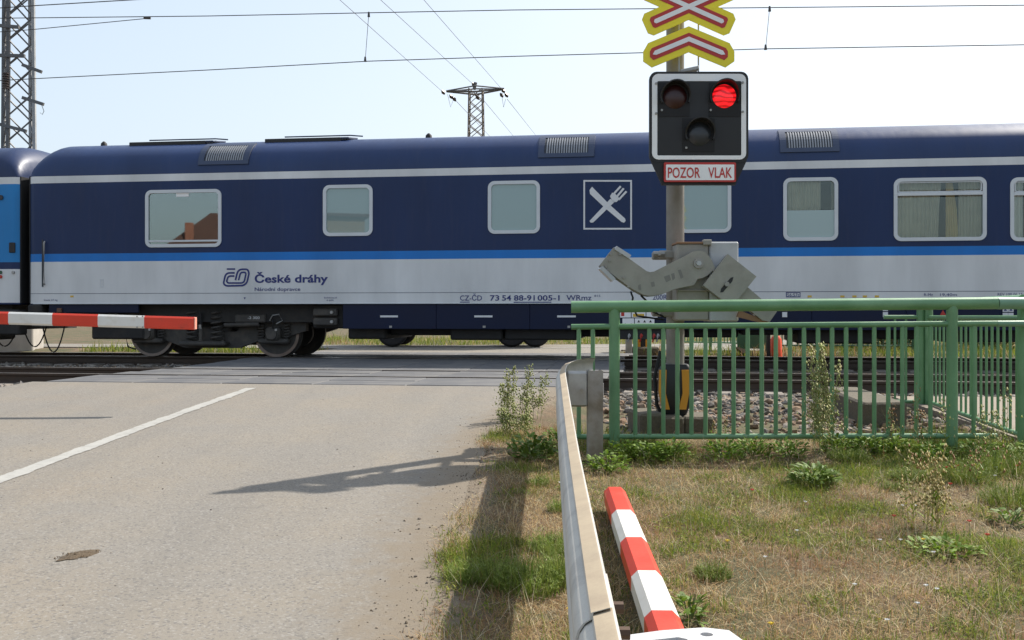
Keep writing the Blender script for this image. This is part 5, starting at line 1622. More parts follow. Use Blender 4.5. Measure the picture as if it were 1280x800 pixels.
rp = MB().prism([W(915, 432, 23.2)[::2], W(962, 446, 23.2)[::2], W(935, 447, 23.2)[::2]], 23.0, 23.5).build('ramp_slab', M_pathcon, None)
tag(rp, 'pale tilted ramp slab beside the green board beyond the tracks', 'ramp')
p_ = W(970, 444, 22.9)
dm = thing('orange_drum', 'orange plastic traffic drum beyond the tracks next to a dark post', 'traffic drum', (p_[0], 22.9, .2))
MB().tube([(p_[0], 22.9, .16), (p_[0], 22.9, .22), (p_[0], 22.9, .58), (p_[0], 22.9, .66)], [.15, .135, .12, .07], 18).build('drum', mat('orange_plastic', (.78, .09, .03), .5, var=.08), dm, True, True)
MB().cyl((p_[0], 22.9, .15), (0, 0, 1), .19, .05, 18).build('base', M_rubber, dm, True, True)
p_ = W(960.5, 440, 22.8)
dp = thing('dark_post', 'dark square post standing next to the orange drum', 'post', (p_[0], 22.8, .15))
MB().box((p_[0], 22.8, .65), (.075, .075, 1.1), None, .006).build('post', M_dark, dp, False, True)
MB().box((p_[0], 22.8, 1.21), (.095, .095, .03), None, .006).build('cap', M_dark, dp, False, True)

# ------------------------------------------------------------------ vegetation and stones (numpy meshes)
def mesh_np(name, V, T, C, m, parent=None, kind=None):
    me = bpy.data.meshes.new(name)
    nv, nt_ = len(V), len(T)
    me.vertices.add(nv); me.vertices.foreach_set('co', np.asarray(V, np.float32).ravel())
    me.loops.add(nt_ * 3); me.loops.foreach_set('vertex_index', np.asarray(T, np.int32).ravel())
    me.polygons.add(nt_)
    me.polygons.foreach_set('loop_start', np.arange(0, nt_ * 3, 3, dtype=np.int32))
    me.update(calc_edges=True)
    a = me.color_attributes.new('col', 'FLOAT_COLOR', 'POINT')
    cc_ = np.ones((nv, 4), np.float32); cc_[:, :3] = C
    a.data.foreach_set('color', cc_.ravel())
    if m is M_stone: me.shade_flat()
    me.validate()
    o = link(name, me, m, parent)
    if kind: o['kind'] = kind
    return o

def blades(base, h, az, lean, wdt, col, curl=.5):
    """base (n,3); each blade: 5 verts, 3 triangles, bending along azimuth"""
    n = len(base)
    d = np.stack([np.cos(az), np.sin(az), np.zeros(n)], 1)
    s_ = np.stack([-np.sin(az), np.cos(az), np.zeros(n)], 1)
    tw = RNG.uniform(-.8, .8, n)[:, None]
    s_ = s_ * np.cos(tw) + d * np.sin(tw)
    up = np.array([0, 0, 1.0])
    l1 = lean[:, None]; H = h[:, None]
    m1 = base + d * np.sin(l1) * H * .5 + up * np.cos(l1) * H * .5
    l2 = np.minimum(lean + curl * np.abs(RNG.normal(.6, .4, n)), 1.75)[:, None]
    tp = m1 + d * np.sin(l2) * H * .5 + up * np.cos(l2) * H * .5
    w_ = wdt[:, None]
    V = np.stack([base - s_ * w_ * .5, base + s_ * w_ * .5, m1 - s_ * w_ * .4, m1 + s_ * w_ * .4, tp], 1).reshape(-1, 3)
    i = np.arange(n)[:, None] * 5
    T = np.concatenate([i + [0, 1, 3], i + [0, 3, 2], i + [2, 3, 4]], 0)
    C = np.repeat(col, 5, 0)
    return V, T, C

def vnoise(x, y, sc, seed=0.0):
    return np.array([mnoise.noise(Vector((a * sc, b * sc, seed))) for a, b in zip(x, y)])
def zg_arr(x, y): return np.array([zground(a, b) for a, b in zip(x, y)])

GREEN = np.array([[.125, .185, .018], [.185, .24, .03], [.08, .13, .016], [.26, .275, .045], [.24, .23, .05]])
STRAW = np.array([[.50, .36, .17], [.62, .49, .26], [.37, .24, .11], [.44, .29, .15], [.29, .16, .075]])
def pick(P_, n): return P_[RNG.integers(0, len(P_), n)] * RNG.uniform(.75, 1.25, (n, 1))

def guard_x(y): return .118 + .0355 * y

def grass_patch(name, label, n, sampler, green_bias=0.0, hmul=1.0):
    x, y = sampler(n)
    gn = vnoise(x, y, .75, 2.0) * .9 + vnoise(x, y, 2.4, 7.0) * .8 + vnoise(x, y, 7., 9.0) * .35 + green_bias
    if callable(hmul): pass
    rnd = RNG.normal(0, .30, len(x))
    isg = (gn + rnd) > .06
    z = zg_arr(x, y) - .004
    base = np.stack([x, y, z], 1)
    az = RNG.uniform(0, 2 * math.pi, len(x))
    n = len(x)
    h = np.where(isg, RNG.gamma(4, .0095, n), RNG.gamma(4, .0125, n)) * (1 + .6 * np.clip(gn, -.6, .8)) * hmul
    lean = np.where(isg, np.abs(RNG.normal(.65, .38, n)), np.where(RNG.random(n) < .72, RNG.uniform(1.05, 1.5, n), np.abs(RNG.normal(.5, .3, n))))
    h = np.where((~isg) & (lean > 1), h * 1.35, h)
    wd_ = np.where(isg, RNG.uniform(.002, .0042, n), RNG.uniform(.0014, .003, n))
    tone = vnoise(x, y, 1.3, 21.0)[:, None]
    red = np.clip(tone * 2.2 + RNG.normal(0, .25, (n, 1)), 0, 1)
    straw = pick(STRAW, n) * (1 - red) + pick(STRAW, n) * np.array([.62, .46, .42]) * red
    pale = RNG.random(n) < .06
    straw = np.where(pale[:, None], np.array([.58, .50, .33]) * RNG.uniform(.8, 1.15, (n, 1)), straw)
    h = np.where((~isg) & pale, h * 1.9, h)
    col = np.where(isg[:, None], pick(GREEN, n) * (1 + .35 * vnoise(x, y, 3.1, 33.)[:, None]), straw)
    V, T, C = blades(base, h, az, lean, wd_, col)
    # low herb leaves mixed into the turf where it is green
    sel = np.where((gn > .02) & (RNG.random(n) < .16))[0]; m_ = len(sel)
    bl = base[sel] + np.stack([RNG.normal(0, .01, m_), RNG.normal(0, .01, m_), RNG.uniform(.0, .025, m_)], 1)
    V2, T2, C2 = blades(bl, RNG.uniform(.012, .03, m_), RNG.uniform(0, 6.28, m_), RNG.uniform(.7, 1.5, m_), RNG.uniform(.006, .012, m_), pick(GREEN * 1.05, m_))
    V = np.concatenate([V, V2]); T = np.concatenate([T, T2 + 5 * n]); C = np.concatenate([C, C2])
    return mesh_np(name, V, T, C, M_blade, None, 'stuff')

def samp_right(n):
    # density falls off with distance so that the cover looks even from here and a step aside
    y = 1.5 + (8.75 - 1.5) * RNG.random(n * 2) ** .95
    x = guard_x(y) - .05 + RNG.random(n * 2) * (y * .56 + .9)
    keep = (x < y * .53 + .75)
    keep &= ~((np.abs(x - (.60 - (6.08 - y) * .032)) < .05) & (y > 3.0) & (y < 6.1))
    return x[keep][:n], y[keep][:n]
grass_r = grass_patch('dry_grass', '', 230000, samp_right, -.02)
tag(grass_r, 'short half-dried grass behind the guard rail', 'grass')

def samp_verge(n):
    y = 1.3 + 10.4 * RNG.random(n * 3) ** 1.1
    e = np.array([redge_r(b) for b in y])
    x = e - .06 + RNG.random(n * 3) * (guard_x(y) + .15 - e)
    dens = .85 + 1.0 * vnoise(x, y, 1.8, 4.0) + .9 * (x - e) / np.maximum(.1, guard_x(y) - e) - .42
    keep = RNG.random(n * 3) < dens
    keep &= y < 9.4
    return x[keep][:n], y[keep][:n]
grass_v = grass_patch('verge_grass', '', 80000, samp_verge, -.22)
tag(grass_v, 'sparse dry grass on the dirt between road and guard rail', 'grass')
def samp_front(n):
    y = 8.0 + 1.1 * RNG.random(n) ** 1.3
    x = .55 + RNG.random(n) * 5.2
    k = ~((x > 3.95) & (y > 8.9)) & ~((x > 1.0) & (x < 3.2) & (y > 8.5) & (RNG.random(n) < .95))
    return x[k], y[k]
grass_f = grass_patch('fence_grass', '', 16000, samp_front, .45, 1.7)
tag(grass_f, 'lush green grass strip at the foot of the green railing', 'grass')
def samp_far(n):
    w = 23.3 + 12 * RNG.random(n) ** 1.5; u = -14 + 32 * RNG.random(n)
    x = u * CT + w * ST; y = -u * ST + w * CT
    uu = u
    k = ~((uu > -8.0) & (uu < -.9) & (w < 24.9)) & ~((w > 24.7) & (w < 27.4 + np.clip(uu + 6, 0, 6.4) * .34) & (uu < 2.3 + (w - 24.8) * .41)) & ~((w > 29) & (uu > .2 + (w - 29.6) * .59) & (uu < 2.3 + (w - 24.8) * .41))
    return x[k], y[k]
x, y = samp_far(42000)
n = len(x); gn = vnoise(x, y, .5, 3.)
col = np.where((gn + RNG.normal(.3, .25, n) > 0)[:, None], pick(GREEN * 1.1, n), pick(STRAW, n))
V, T, C = blades(np.stack([x, y, np.full(n, .22)], 1), RNG.gamma(5, .035, n), RNG.uniform(0, 6.28, n), np.abs(RNG.normal(.3, .25, n)), RNG.uniform(.008, .018, n), col)
o = mesh_np('far_grass', V, T, C, M_blade, None, 'stuff'); tag(o, 'long grass growing beyond the tracks under the train', 'grass')

# ballast stones
def stone_base():
    bm = bmesh.new(); bmesh.ops.create_icosphere(bm, subdivisions=1, radius=1.0)
    v = np.array([q.co[:] for q in bm.verts]); t = np.array([[q.index for q in f.verts] for f in bm.faces]); bm.free()
    return v, t
SV, ST_ = stone_base()
def stones(name, label, x, y, z, size, cols, sink=.25):
    n = len(x)
    k = len(SV)
    sc = size[:, None] * RNG.uniform(.55, 1.25, (n, 3)); sc[:, 2] *= .75
    P_ = SV[None] * (1 + RNG.uniform(-.28, .28, (n, k, 1))) * sc[:, None, :]
    a = RNG.uniform(0, 6.28, n); ca, sa = np.cos(a)[:, None], np.sin(a)[:, None]
    b = RNG.normal(0, .5, n); cb, sb = np.cos(b)[:, None], np.sin(b)[:, None]
    X = P_[:, :, 0] * ca - P_[:, :, 1] * sa; Yy = P_[:, :, 0] * sa + P_[:, :, 1] * ca; Zz = P_[:, :, 2]
    Y2 = Yy * cb - Zz * sb; Z2 = Yy * sb + Zz * cb
    V = np.stack([X + x[:, None], Y2 + y[:, None], Z2 + (z + size * (.5 - sink))[:, None]], 2).reshape(-1, 3)
    T = (ST_[None] + (np.arange(n) * k)[:, None, None]).reshape(-1, 3)
    C = np.repeat(cols, k, 0)
    o = mesh_np(name, V, T, C, M_stone, None, 'stuff')
    return tag(o, label, 'stones')
SCOL = np.array([[.185, .165, .15], [.235, .21, .18], [.13, .115, .10], [.28, .25, .215], [.22, .15, .095], [.095, .085, .075]])
SCOLR = np.array([[.28, .18, .115], [.33, .24, .17], [.22, .14, .09], [.36, .30, .25]])
n = 11500
u = -.9 + 8.5 * RNG.random(n); w = 8.9 + 9.7 * RNG.random(n) ** 1.35
x = u * CT + w * ST; y = -u * ST + w * CT
k = (y > 8.55) & (x > .85) & ~((x > 4.25) & (y < 12.3))
x, y, u, w = x[k], y[k], u[k], w[k]
z = np.where(w > 12.4, .118, zg_arr(x, y))
nz = vnoise(x, y, .9, 5.)
kk = (w > 10.5) | (nz + RNG.normal(0, .2, len(x)) > -.12)
x, y, z, w, nz = x[kk], y[kk], z[kk], w[kk], nz[kk]
rusty = (RNG.random(len(x)) < np.clip(.75 - (w - 10.2) * .32, .12, .75))
col = np.where(rusty[:, None], pick(SCOLR, len(x)), pick(SCOL, len(x))) * .8
stones('ballast_stones', 'grey and rusty ballast stones between the railing and the rails', x, y, z, RNG.gamma(9, .0034, len(x)), col)
n = 3500
u = -16 + 8.0 * RNG.random(n); w = 12.2 + 7.5 * RNG.random(n)
x = u * CT + w * ST; y = -u * ST + w * CT
stones('ballast_stones', 'ballast stones left of the road along the rails', x, y, np.full(n, .12), RNG.gamma(9, .0034, n), pick(SCOL, n))
# loose grit on the road edge
n = 3600
y = 1.5 + 10 * RNG.random(n); e = np.array([redge_r(b) for b in y])
x = e + .10 - np.abs(RNG.normal(0, .17, n))
keep = x > e - 1.3; x, y = x[keep], y[keep]; n = len(x)
inroad = x < e[keep] + .0
z = np.where(inroad, [zroad(a, b) for a, b in zip(x, y)], zg_arr(x, y))
stones('road_grit', 'loose dark grit along the ragged edge of the asphalt', x, y, z, RNG.gamma(2.0, .00115, n), pick(np.array([[.18, .14, .10], [.25, .20, .15], [.13, .11, .09]]), n), .1)
n = 900
x = -6.3 + 5.9 * RNG.random(n); y = 2.5 + 9.5 * RNG.random(n)
stones('road_grit', 'a thin scatter of tiny grit over the asphalt lane', x, y, np.array([zroad(a, b) for a, b in zip(x, y)]), RNG.gamma(2.2, .0008, n), pick(np.array([[.16, .13, .10], [.30, .27, .23], [.12, .10, .09]]), n), .1)

# dirt heap on the road
dxy = Vector((W(100, 0, 5.05)[0], 5.05))
mb = MB(); vs = [(0, 0, .026)]; fs = []
for j in range(1, 8):
    for k in range(28):
        a = 2 * math.pi * k / 28; r_ = j / 7
        lump = 1 + .35 * mnoise.noise(Vector((math.cos(a) * 2.4, math.sin(a) * 2.4, 0)))
        xx = .105 * r_ * lump * math.cos(a) * 1.0; yy = .21 * r_ * lump * math.sin(a)
        xx += yy * .28
        vs.append((xx, yy, .026 * (1 - r_ ** 1.6) + .012 * mnoise.noise(Vector((xx * 40, yy * 40, 2))) * (1 - r_) + .003))
for k in range(28):
    fs.append((0, 1 + k, 1 + (k + 1) % 28))
    for j in range(6): fs.append((1 + j * 28 + k, 1 + (j + 1) * 28 + k, 1 + (j + 1) * 28 + (k + 1) % 28, 1 + j * 28 + (k + 1) % 28))
o = mb.add(vs, fs).build('dirt_heap', M_soil, None, True); o.scale = (.66, .55, .45); o.location = (dxy.x, dxy.y, zroad(dxy.x, dxy.y) - .0022)
tag(o, 'small flat heap of brown dirt on the asphalt', 'dirt')
n = 260
a = RNG.uniform(0, 6.28, n); r_ = np.abs(RNG.normal(0, .55, n)) + .05
yy = .11 * r_ * np.sin(a); xx = .085 * r_ * np.cos(a) + yy * .3
stones('dirt_crumbs', 'crumbs of brown soil strewn on and around the small dirt heap', dxy.x + xx, dxy.y + yy, np.array([zroad(dxy.x, dxy.y)] * n) + .008 * np.clip(1 - r_ / 1.0, 0, 1), RNG.gamma(2.0, .0010, n), pick(np.array([[.12, .085, .05], [.16, .115, .07], [.085, .06, .036]]), n), .1)

# ------------------------------------------------------------------ single weeds and flowers
def weed_fluffy(label, x, y, rad, h, n, tone=1.0, group=None):
    t = thing('feathery_weed', label, 'weed', (x, y, zground(x, y)), 0, group)
    a = RNG.uniform(0, 6.28, n); r_ = rad * np.sqrt(RNG.random(n))
    bx_ = r_ * np.cos(a) * .8; by_ = r_ * np.sin(a)
    hh = h * (1.05 - .6 * (r_ / rad) ** 2) * RNG.uniform(.55, 1.15, n)
    base = np.stack([bx_, by_, np.full(n, -.005)], 1)
    V, T, C = blades(base, hh, a + RNG.normal(0, .7, n), np.abs(RNG.normal(.35, .3, n)), RNG.uniform(.003, .006, n), pick(np.array([[.115, .165, .025], [.16, .20, .035], [.085, .13, .02], [.20, .23, .05]]), n) * tone)
    # small side leaflets all the way up
    m_ = n * 3
    i = RNG.integers(0, n, m_); f = RNG.uniform(.25, 1.0, m_)
    pos = base[i] + np.stack([np.cos(a[i]) * hh[i] * f * .35, np.sin(a[i]) * hh[i] * f * .35, hh[i] * f * .9], 1)
    V2, T2, C2 = blades(pos, RNG.uniform(.012, .03, m_), RNG.uniform(0, 6.28, m_), RNG.uniform(.5, 1.5, m_), RNG.uniform(.002, .0045, m_), pick(np.array([[.14, .19, .03], [.18, .22, .045], [.11, .15, .025]]), m_) * tone)
    mesh_np('foliage', np.concatenate([V, V2]), np.concatenate([T, T2 + len(V)]), np.concatenate([C, C2]), M_leaf, t)
    return t

def leafy_weed(label, x, y, rad, h, n, pal, lw=.03, ll=.09, group=None):
    t = thing('leafy_weed', label, 'weed', (x, y, zground(x, y)), 0, group)
    V = []; T = []; C = []
    for k in range(n):
        a = RNG.uniform(0, 6.28); r_ = rad * math.sqrt(RNG.random()) * .7; z0 = h * RNG.random() * (1 - .5 * r_ / rad)
        el = RNG.uniform(.1, 1.1); L_ = ll * RNG.uniform(.6, 1.3); w_ = lw * RNG.uniform(.6, 1.3)
        az = a + RNG.normal(0, .6)
        d = np.array([math.cos(az) * math.cos(el), math.sin(az) * math.cos(el), math.sin(el)]); s_ = np.array([-math.sin(az), math.cos(az), 0]) 
        s_ = s_ + np.array([0, 0, RNG.uniform(-.5, .5)])
        p = np.array([r_ * math.cos(a), r_ * math.sin(a), z0])
        dn = np.array([0, 0, -1.0])
        pts = [p, p + d * L_ * .35 - s_ * w_ * .5 + dn * 0.0, p + d * L_ * .35 + s_ * w_ * .5, p + d * L_ * .75 - s_ * w_ * .38 + dn * L_ * .12, p + d * L_ * .75 + s_ * w_ * .38 + dn * L_ * .12, p + d * L_ + dn * L_ * .28]
        b = len(V); V += pts; T += [(b, b + 2, b + 1), (b + 1, b + 2, b + 4), (b + 1, b + 4, b + 3), (b + 3, b + 4, b + 5)]
        c = pal[RNG.integers(0, len(pal))] * RNG.uniform(.75, 1.25); C += [c] * 6
    mesh_np('foliage', np.array(V), np.array(T), np.array(C), M_leaf, t)
    mb = MB()
    for k in range(5):
        a = RNG.uniform(0, 6.28); mb.tube([(0, 0, -.02), (math.cos(a) * rad * .3, math.sin(a) * rad * .3, h * .5), (math.cos(a) * rad * .5, math.sin(a) * rad * .5, h * .9)], [.004, .003, .0015], 5)
    mb.build('stem', mat('weed_stem', (.10, .14, .04), .7), t)
    return t
DKG = np.array([[.09, .155, .02], [.12, .19, .03], [.16, .225, .04]])
LTG = np.array([[.15, .235, .025], [.19, .28, .035], [.115, .19, .02]])

def seed_weed(label, x, y, stems, h, spread, pal, seeds=60, group=None, lean=.12, dry=False):
    t = thing('seed_weed', label, 'weed', (x, y, zground(x, y)), 0, group)
    mb = MB(); V = []; T = []; C = []
    for s_ in range(stems):
        bx_, by_ = RNG.normal(0, spread * .35), RNG.normal(0, spread * .3)
        tx, ty = bx_ + RNG.normal(0, lean), by_ + RNG.normal(0, lean)
        hh = h * RNG.uniform(.55, 1.05)
        P0 = np.array([bx_, by_, -.02]); P1 = np.array([bx_ * .6 + tx * .4, by_ * .6 + ty * .4, hh * .55]); P2 = np.array([tx, ty, hh])
        mb.tube([P0, P1, P2], [.0022, .0017, .0007], 5)
        for k in range(seeds):
            f = RNG.uniform(.28, 1.0)
            p = P1 + (P2 - P1) * (f - .55) / .45 if f > .55 else P0 + (P1 - P0) * f / .55
            rr_ = .045 * (1.15 - f) + .006
            q = p + np.array([RNG.normal(0, rr_), RNG.normal(0, rr_), RNG.uniform(0, .03)])
            s2 = RNG.uniform(.005, .011)
            if k % 2 == 0:
                b = len(V); e_ = np.array([.0012, 0, .0012]); V += [p - e_ - np.array([0, 0, .02]), p + e_ - np.array([0, 0, .02]), q]
                T += [(b, b + 1, b + 2)]; C += [np.array([.24, .27, .10])] * 3
            b = len(V); V += [q + np.array([s2, 0, 0]), q + np.array([-s2 * .5, s2 * .8, 0]), q + np.array([-s2 * .5, -s2 * .8, 0]), q + np.array([0, 0, s2 * 2.2])]
            T += [(b, b + 1, b + 3), (b + 1, b + 2, b + 3), (b + 2, b, b + 3), (b, b + 2, b + 1)]
            c = pal[RNG.integers(0, len(pal))] * RNG.uniform(.8, 1.2); C += [c] * 4
        m_ = 9
        ff = RNG.uniform(.05, .6, m_)
        pos = P0 + (P2 - P0) * ff[:, None]
        v2, t2, c2 = blades(pos, RNG.uniform(.04, .09, m_), RNG.uniform(0, 6.28, m_), RNG.uniform(.5, 1.2, m_), RNG.uniform(.005, .012, m_), pick(GREEN * 1.3, m_))
        b = len(V); V += list(v2); T += [tuple(q) for q in (t2 + b)]; C += list(c2)
    st = mb.build('stem_bundle', mat('dry_stem', (.40, .31, .13), .8) if dry else mat('pale_stem', (.20, .23, .08), .7), t); st['kind'] = 'stuff'
    mesh_np('seed_heads', np.array(V), np.array(T), np.array(C), M_leaf, t, 'stuff')
    return t
PALS = np.array([[.42, .44, .17], [.50, .49, .23], [.33, .38, .12], [.50, .44, .24]])
PALR = np.array([[.28, .14, .07], [.33, .2, .1], [.24, .2, .08]])

def gpos(x_, y_, it=8):
    """photo pixel on the ground to x, y"""
    Y = 6.0
    for _ in range(it):
        X = (x_ - CX) / F * Y
        h_ = EYE - zground(X, Y); Y = h_ * F / max(10, (y_ - HY))
    return (x_ - CX) / F * Y, Y

# verge weeds by the road
for x_, y_, st, hh, lab in ((640, 527, 4, .50, 'tall pale seeding weed at the road edge before the crossing'), (664, 523, 4, .46, 'seeding weed close to the curved guard rail end'), (652, 545, 5, .26, 'low tangled seeding weed at the edge of the asphalt')):
    X, Y = gpos(x_, y_); seed_weed(lab, X, Y, st + 2, hh * 1.1, .16, np.array([[.24, .29, .09], [.30, .33, .11], [.36, .35, .15]]), 85, 'seeding weeds by the road', .045)
X, Y = gpos(664, 575); leafy_weed('dark green leafy weed against the guard rail', X, Y, .22, .20, 260, DKG, .03, .075)
for x_, y_, rd_, hh, n_, tn, lab in ((662, 735, .20, .16, 480, 1.35, 'large feathery green weed spreading between asphalt and guard rail'), (702, 728, .13, .20, 420, 1.2, 'feathery green weed pressed against the guard rail'),
        (622, 728, .16, .14, 420, 1.15, 'feathery weed growing left of the large feathery one'), (585, 722, .12, .10, 260, 1.35, 'yellowish feathery weed on the shaded edge of the asphalt'),
        (690, 690, .14, .13, 360, 1.35, 'bright feathery weed behind the one pressed against the guard rail'), (672, 606, .10, .08, 150, 1.2, 'small feathery weed in front of the leafy dark weed'), (700, 640, .08, .10, 150, 1.3, 'thin feathery weed under the middle of the guard rail')):
    X, Y = gpos(x_, y_); weed_fluffy(lab, X, Y, rd_, hh, n_, tn, 'feathery weeds along the guard rail')
# weeds by the railing
X, Y = gpos(1012, 560); seed_weed('tall bushy seeding weed in front of the long green railing', X, Y - .38, 9, .80, .22, PALS, 150, None, .05)
X, Y = gpos(1140, 563); seed_weed('reddish seeding stalks in front of the second railing post', X, Y, 4, .50, .2, PALR, 34, None, .04, True)
X, Y = gpos(1205, 566); seed_weed('slender seeding stalks right of the second railing post', X, Y, 3, .42, .2, PALS, 36, None, .04)
X, Y = gpos(1245, 570); seed_weed('seeding stalks at the end of the long railing', X, Y, 4, .52, .3, PALS, 26, None, .06)
X, Y = gpos(900, 556); seed_weed('few dry stalks below the mast', X, Y, 3, .2, .2, PALR, 30, None, .04)
X, Y = gpos(1015, 606); leafy_weed('dark green leafy rosette in the dry grass below the tall weed', X, Y, .20, .13, 300, DKG, .018, .085)
X, Y = gpos(1182, 690); leafy_weed('low bright green leafy weed among straw', X, Y, .22, .04, 150, LTG, .02, .065)
X, Y = gpos(890, 722); weed_fluffy('tufted green weed right of the loose boom', X, Y, .10, .09, 220)
X, Y = gpos(1118, 612); weed_fluffy('small round green tuft in the middle of the straw', X, Y, .09, .07, 150)
X, Y = gpos(862, 776); leafy_weed('grey green leafy weed behind the bracket', X, Y, .08, .11, 60, LTG * .85, .02, .06)
X, Y = gpos(1262, 655); leafy_weed('green leafy weed at the edge of the poppies', X, Y, .12, .09, 70, DKG, .02, .06)
X, Y = gpos(1215, 610); seed_weed('ragged green weed with rusty seed heads near the railing end', X, Y, 7, .28, .4, PALR, 16, None, .08, True)
X, Y = gpos(1162, 660); seed_weed('thin straw-yellow stalks standing alone in the dry grass', X, Y, 14, .46, .22, np.array([[.42, .33, .13], [.36, .3, .12]]), 16, None, .05, True)
LW = ((783, 572, 'bright green leafy weed right beside the first railing post'), (812, 575, 'leafy weed in front of the left concrete footing block'), (838, 572, 'leafy weed in front of the signal mast'),
      (905, 574, 'leafy weed just right of the concrete footing blocks'), (940, 570, 'leafy weed below the ballast between mast and tall weed'), (985, 572, 'leafy weed close to the left of the tall bushy weed'), (1050, 566, 'leafy weed close to the right of the tall bushy weed'),
      (1085, 567, 'leafy weed in front of the kerb block corner'), (1120, 568, 'leafy weed in front of the middle of the kerb block'), (1168, 575, 'leafy weed just left of the second railing post'), (1225, 572, 'leafy weed between second railing post and railing end'),
      (1270, 575, 'leafy weed under the corner of the two railings'), (760, 590, 'low leafy weed between guard rail post and first railing post'), (702, 556, 'leafy weed under the curved end of the guard rail'))
for x_, y_, rd_, hh, lab in ((1205, 600, .22, .20, 'feathery green weed among the poppies below the railing end'), (1250, 590, .25, .24, 'tall feathery weed under the corner of the two railings'), (1265, 630, .22, .18, 'feathery weed in front of the poppies by the railing corner'), (1140, 600, .16, .10, 'low feathery weed left of the poppies'), (1060, 575, .18, .12, 'feathery weed right of the tall bushy weed')):
    X, Y = gpos(x_, y_); weed_fluffy(lab, X, Y, rd_, hh, 420, 1.15, 'feathery weeds below the railing')
for x_, y_, lab in LW:
    X, Y = gpos(x_, y_); leafy_weed(lab, X, Y, .19, .14, 230, LTG, .02, .055, 'leafy weeds along the railing')
# tiny flowers
Mpet = mat('white_petal', (.72, .72, .70), .6); Mpop = mat('poppy_petal', (.55, .03, .015), .5); Myel = mat('yellow_petal', (.70, .50, .02), .5)
Mst = MATS['weed_stem']
def flower(x_, y_, m_, label, cat, hh, r_, group):
    X, Y = gpos(x_, y_)
    t = thing('wild_flower', label, cat, (X, Y, zground(X, Y)), random.uniform(0, 6), group)
    MB().tube([(0, 0, 0), (.006, 0, hh * .6), (0, .004, hh)], .0014, 4).build('stem', Mst, t)
    mb = MB(); k5 = 6
    for k in range(k5):
        a = 2 * math.pi * k / k5; b = .45
        mb.add([(0, .004, hh), (r_ * math.cos(a - b), r_ * math.sin(a - b) + .004, hh + r_ * .9), (r_ * 1.15 * math.cos(a), r_ * 1.15 * math.sin(a) + .004, hh + r_ * .75), (r_ * math.cos(a + b), r_ * math.sin(a + b) + .004, hh + r_ * 1.0)], [(0, 1, 2, 3)])
    mb.build('petals', m_, t)
for x_, y_ in ((1006, 640), (996, 678), (1099, 690), (1129, 645), (1145, 645), (1067, 748), (1158, 750), (1171, 754), (1148, 773), (1110, 795), (1140, 584), (1243, 606), (1246, 595), (1168, 706), (957, 712), (1125, 690), (700, 615)):
    flower(x_, y_, Mpet, 'tiny white flower in the half-dried grass', 'flower', .055, .0095, 'white wild flowers')
for x_, y_ in ((1183, 600), (1213, 585), (1196, 598), (1270, 598), (1211, 672), (1235, 690), (1188, 622), (941, 630), (1117, 665)):
    flower(x_, y_, Mpop, 'small red poppy in the dry grass', 'flower', .08, .012, 'red wild flowers')
for x_, y_ in ((711, 779), (910, 690), (965, 798), (1155, 688)):
    flower(x_, y_, Myel, 'small yellow flower in the grass', 'flower', .05, .011, 'yellow wild flowers')

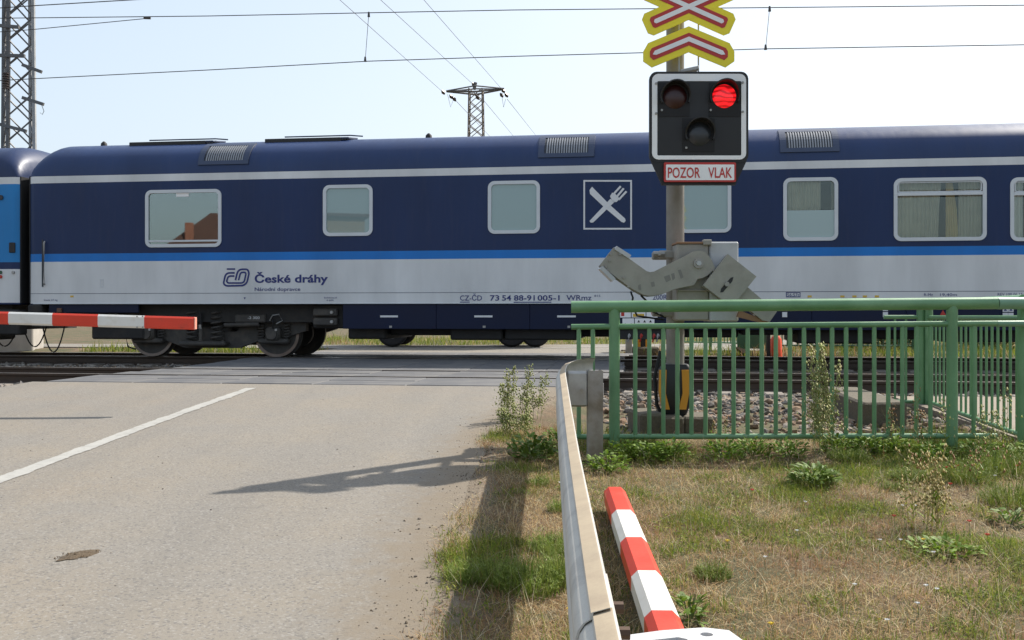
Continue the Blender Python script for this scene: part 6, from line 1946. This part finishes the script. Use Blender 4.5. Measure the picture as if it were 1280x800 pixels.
# bushes beyond the tracks
for k, (x_, Y, rad, lab) in enumerate(((1118, 25.6, 1.0, 'leafy bush behind the dark far railing'), (1040, 27.5, 1.2, 'brownish bush further behind the far railing'), (1230, 26.0, 1.2, 'dense bush beyond the tracks behind the footpath'))):
    X = W(x_, 0, Y)[0]
    t = thing('bush', lab, 'bush', (X, Y, .24), 0, 'bushes beyond the tracks')
    n = 3800
    d = RNG.normal(0, 1, (n, 3)); d /= np.linalg.norm(d, axis=1)[:, None]
    rr_ = rad * RNG.uniform(.45, 1.0, n) ** .5 * (1 + .3 * np.array([mnoise.noise(Vector(q * 2.2)) for q in d]))
    P_ = d * rr_[:, None] * np.array([1.1, .8, .75]) + np.array([0, 0, rad * .62]); P_ = P_[P_[:, 2] > 0]; n = len(P_)
    pal = np.array([[.05, .085, .02], [.08, .11, .03], [.11, .10, .045]]) if k != 1 else np.array([[.16, .11, .06], [.2, .15, .08], [.1, .1, .04]])
    V, T, C = blades(P_, RNG.uniform(.08, .16, n), RNG.uniform(0, 6.28, n), RNG.uniform(.2, 1.5, n), RNG.uniform(.03, .06, n), pick(pal, n))
    mesh_np('crown', V, T, C, M_leaf, t)
    mb = MB()
    for q in range(6):
        a = RNG.uniform(0, 6.28); mb.tube([(0, 0, -.05), (math.cos(a) * rad * .3, math.sin(a) * rad * .25, rad * .6), (math.cos(a) * rad * .6, math.sin(a) * rad * .4, rad * 1.0)], [.04, .025, .01], 6)
    mb.build('trunk', mat('bush_bark', (.07, .05, .035), .9), t)

# ------------------------------------------------------------------ house behind the viewer (it shows in the carriage windows)
hs = thing('house', 'small rendered house with a dark hipped roof behind the viewer', 'house', (-23.2, -11.2, 0), R(-34.8))
ORG[hs.name] = Vector((0, 0, 0))
Mrend = mat('house_render', (.42, .15, .08), .9, var=.1, vscale=1.5); Mtile = mat('brown_roof_tile', (.085, .036, .025), .8, var=.2, vscale=4, bump=.4, bscale=20)
MB().box((0, 0, 1.95), (9.4, 7.4, 3.9)).build('wall', Mrend, hs)
MB().add([(-5, -4, 3.9), (5, -4, 3.9), (5, 4, 3.9), (-5, 4, 3.9), (-2.2, 0, 6.3), (2.6, 0, 6.3)], [(0, 1, 5, 4), (1, 2, 5), (2, 3, 4, 5), (3, 0, 4), (3, 2, 1, 0)]).build('roof', Mtile, hs)
MB().box((2.6, 4.6, 2.9), (4.6, 1.6, 5.8), None, .02).build('annex_wall', mat('annex_render', (.30, .22, .13), .9, var=.12), hs)
MB().box((2.6, 4.6, 5.88), (5.0, 2.0, .18), None, .02).build('annex_roof', Mtile, hs)
for x_ in (-3.3, -.9):
    MB().box((x_, 2.6, 4.7), (.42, .42, 1.7), None, .02).build('chimney', mat('chimney_brick', (.3, .12, .08), .9), hs)
for x_, z_ in ((-2.6, 1.7), (2.6, 1.7)):
    for yy in (-3.7, 3.7):
        f_ = MB().box((x_, yy, z_), (1.2, .12, 1.3), None, .01).build('window', M_signwhite, hs)
        MB().box((x_, yy + math.copysign(.05, yy), z_), (1.02, .05, 1.12)).build('pane', mat('dark_window_glass', (.02, .025, .03), .1), f_)
MB().box((0, 3.72, 1.05), (1.0, .1, 2.1), None, .01).build('door', mat('brown_door', (.09, .045, .025), .6), hs)
MB().box((-1.0, .6, 6.3), (.5, .5, 1.2), None, .02).build('chimney', mat('chimney_brick', (.3, .12, .08), .9), hs)
